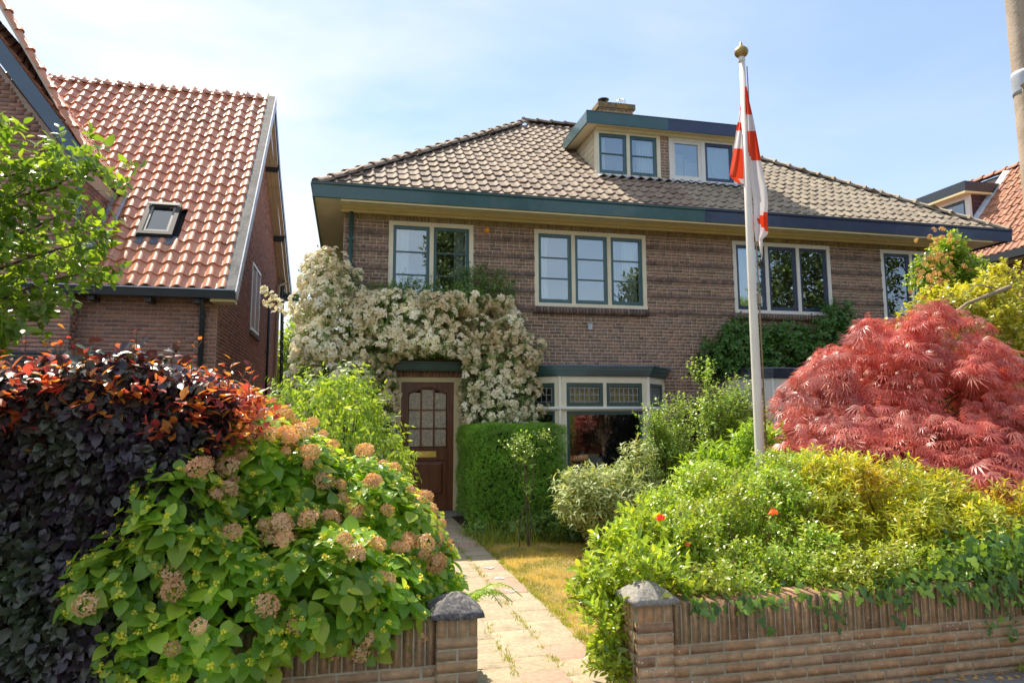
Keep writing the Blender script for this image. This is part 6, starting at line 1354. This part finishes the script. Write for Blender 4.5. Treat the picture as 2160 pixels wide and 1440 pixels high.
P0 = np.stack([g.uniform(1.6, 3.6, 90), g.uniform(8.9, 10.0, 90), np.full(90, -.01)], 1); tufts(P0, 26, .17, 'grass_green', 'border_weeds', 'rough grass and weeds at the foot of the yew hedge', .06, .008)
P0 = np.stack([g.uniform(1.75, 2.3, 8), g.uniform(8.8, 9.4, 8), np.full(8, -.01)], 1); tufts(P0, 10, .42, 'grass_green', 'tall_grass', 'tall pale grass blades between the path and the yew hedge', .04, .010)
shrub('ground_plant', 'low dark green leafy plants along the back of the lawn', 'plant', (2.7, 9.2, 0), [(2.3, 9.3, .12, .35, .25, .12), (2.9, 9.0, .2, .5, .3, .22), (3.5, 8.9, .22, .4, .3, .25), (1.75, 9.7, .06, .25, .3, .08)], 50, .09, 700, 6, .07, .055, T_OV2, 'lf_pyr', limit=60, stems=0, seed=122)
P, d, nn = LITTER; o = put('leaf_litter', 'dead_leaf', *T_OV2, P, frames(d, nn), g.uniform(.02, .05, len(P)), M['deadleaf'], None, 0, stuffname='leaf_litter'); tagit(o, 'dry fallen leaves along the foot of the right wall', 'leaves')
P0 = np.stack([g.uniform(4.2, 5.2, 14), g.uniform(3.7, 3.84, 14), np.zeros(14)], 1); tufts(P0, 14, .07, 'grass_green', 'pavement_weeds', 'weeds at the foot of the right wall by the pavement', .03, .008)
# ------------------------------------------------------------------ background greenery, street trees across the road (seen in the panes)
shrub('garden_tree', 'sunlit green tree in the gap between the two houses', 'tree', (-1.6, 24, 0), [(-1.6, 24, 3.6, 1.2, 1.2, 1.2), (-2.2, 24, 2.4, 1.2, 1.2, 1.4), (-.8, 23.5, 2.6, 1.2, 1.2, 1.5), (-1.2, 24.5, 5.0, .9, .8, .7)], 160, .35, 3200, 6, .3, .14, T_Q, 'lf_top', limit=0, stems=30, seed=131, stemr=.08)
g = np.random.default_rng(141)
def street_tree(x, y, h, r, label, seed):
    root, cl = shrub('street_tree', label, 'tree', (x, y, 0), [(x, y, h*.68, r, r, h*.30), (x+r*.4, y, h*.5, r*.7, r*.7, h*.2), (x-r*.5, y+.4, h*.55, r*.7, r*.7, h*.2), (x, y, h*.86, r*.6, r*.6, h*.14)], 90, r*.24, 2600, 5, .5, .30, T_Q, 'lf_dark', limit=0, stems=30, seed=seed, stemr=.10, inner=.1, group='street trees across the road')
    s = MB(); s.tube([(x, y, -.1), (x+.05, y, h*.25), (x, y, h*.5)], [.25, .2, .12], 8); s.build('trunk', M['bark'], root)
street_tree(6.5, -12, 13.5, 2.6, 'tall street tree across the road, mirrored in the leftmost upstairs window', 151)
street_tree(17.5, -13, 11.0, 2.4, 'street tree across the road, mirrored low in the green triple window', 152)
street_tree(27.5, -11.5, 15.5, 4.2, 'broad street tree across the road, mirrored in the navy triple window', 153)
street_tree(41, -11.5, 13.0, 3.2, 'street tree across the road, mirrored in the rightmost upstairs window', 154)
shrub('street_hedge', 'long garden hedge across the road', 'hedge', (10, -9, 0), [(x, -9, .8, 1.6, .6, 1.0) for x in range(-12, 34, 3)], 200, .4, 3000, 5, .3, .2, T_Q, 'lf_top', limit=0, stems=0, seed=161)
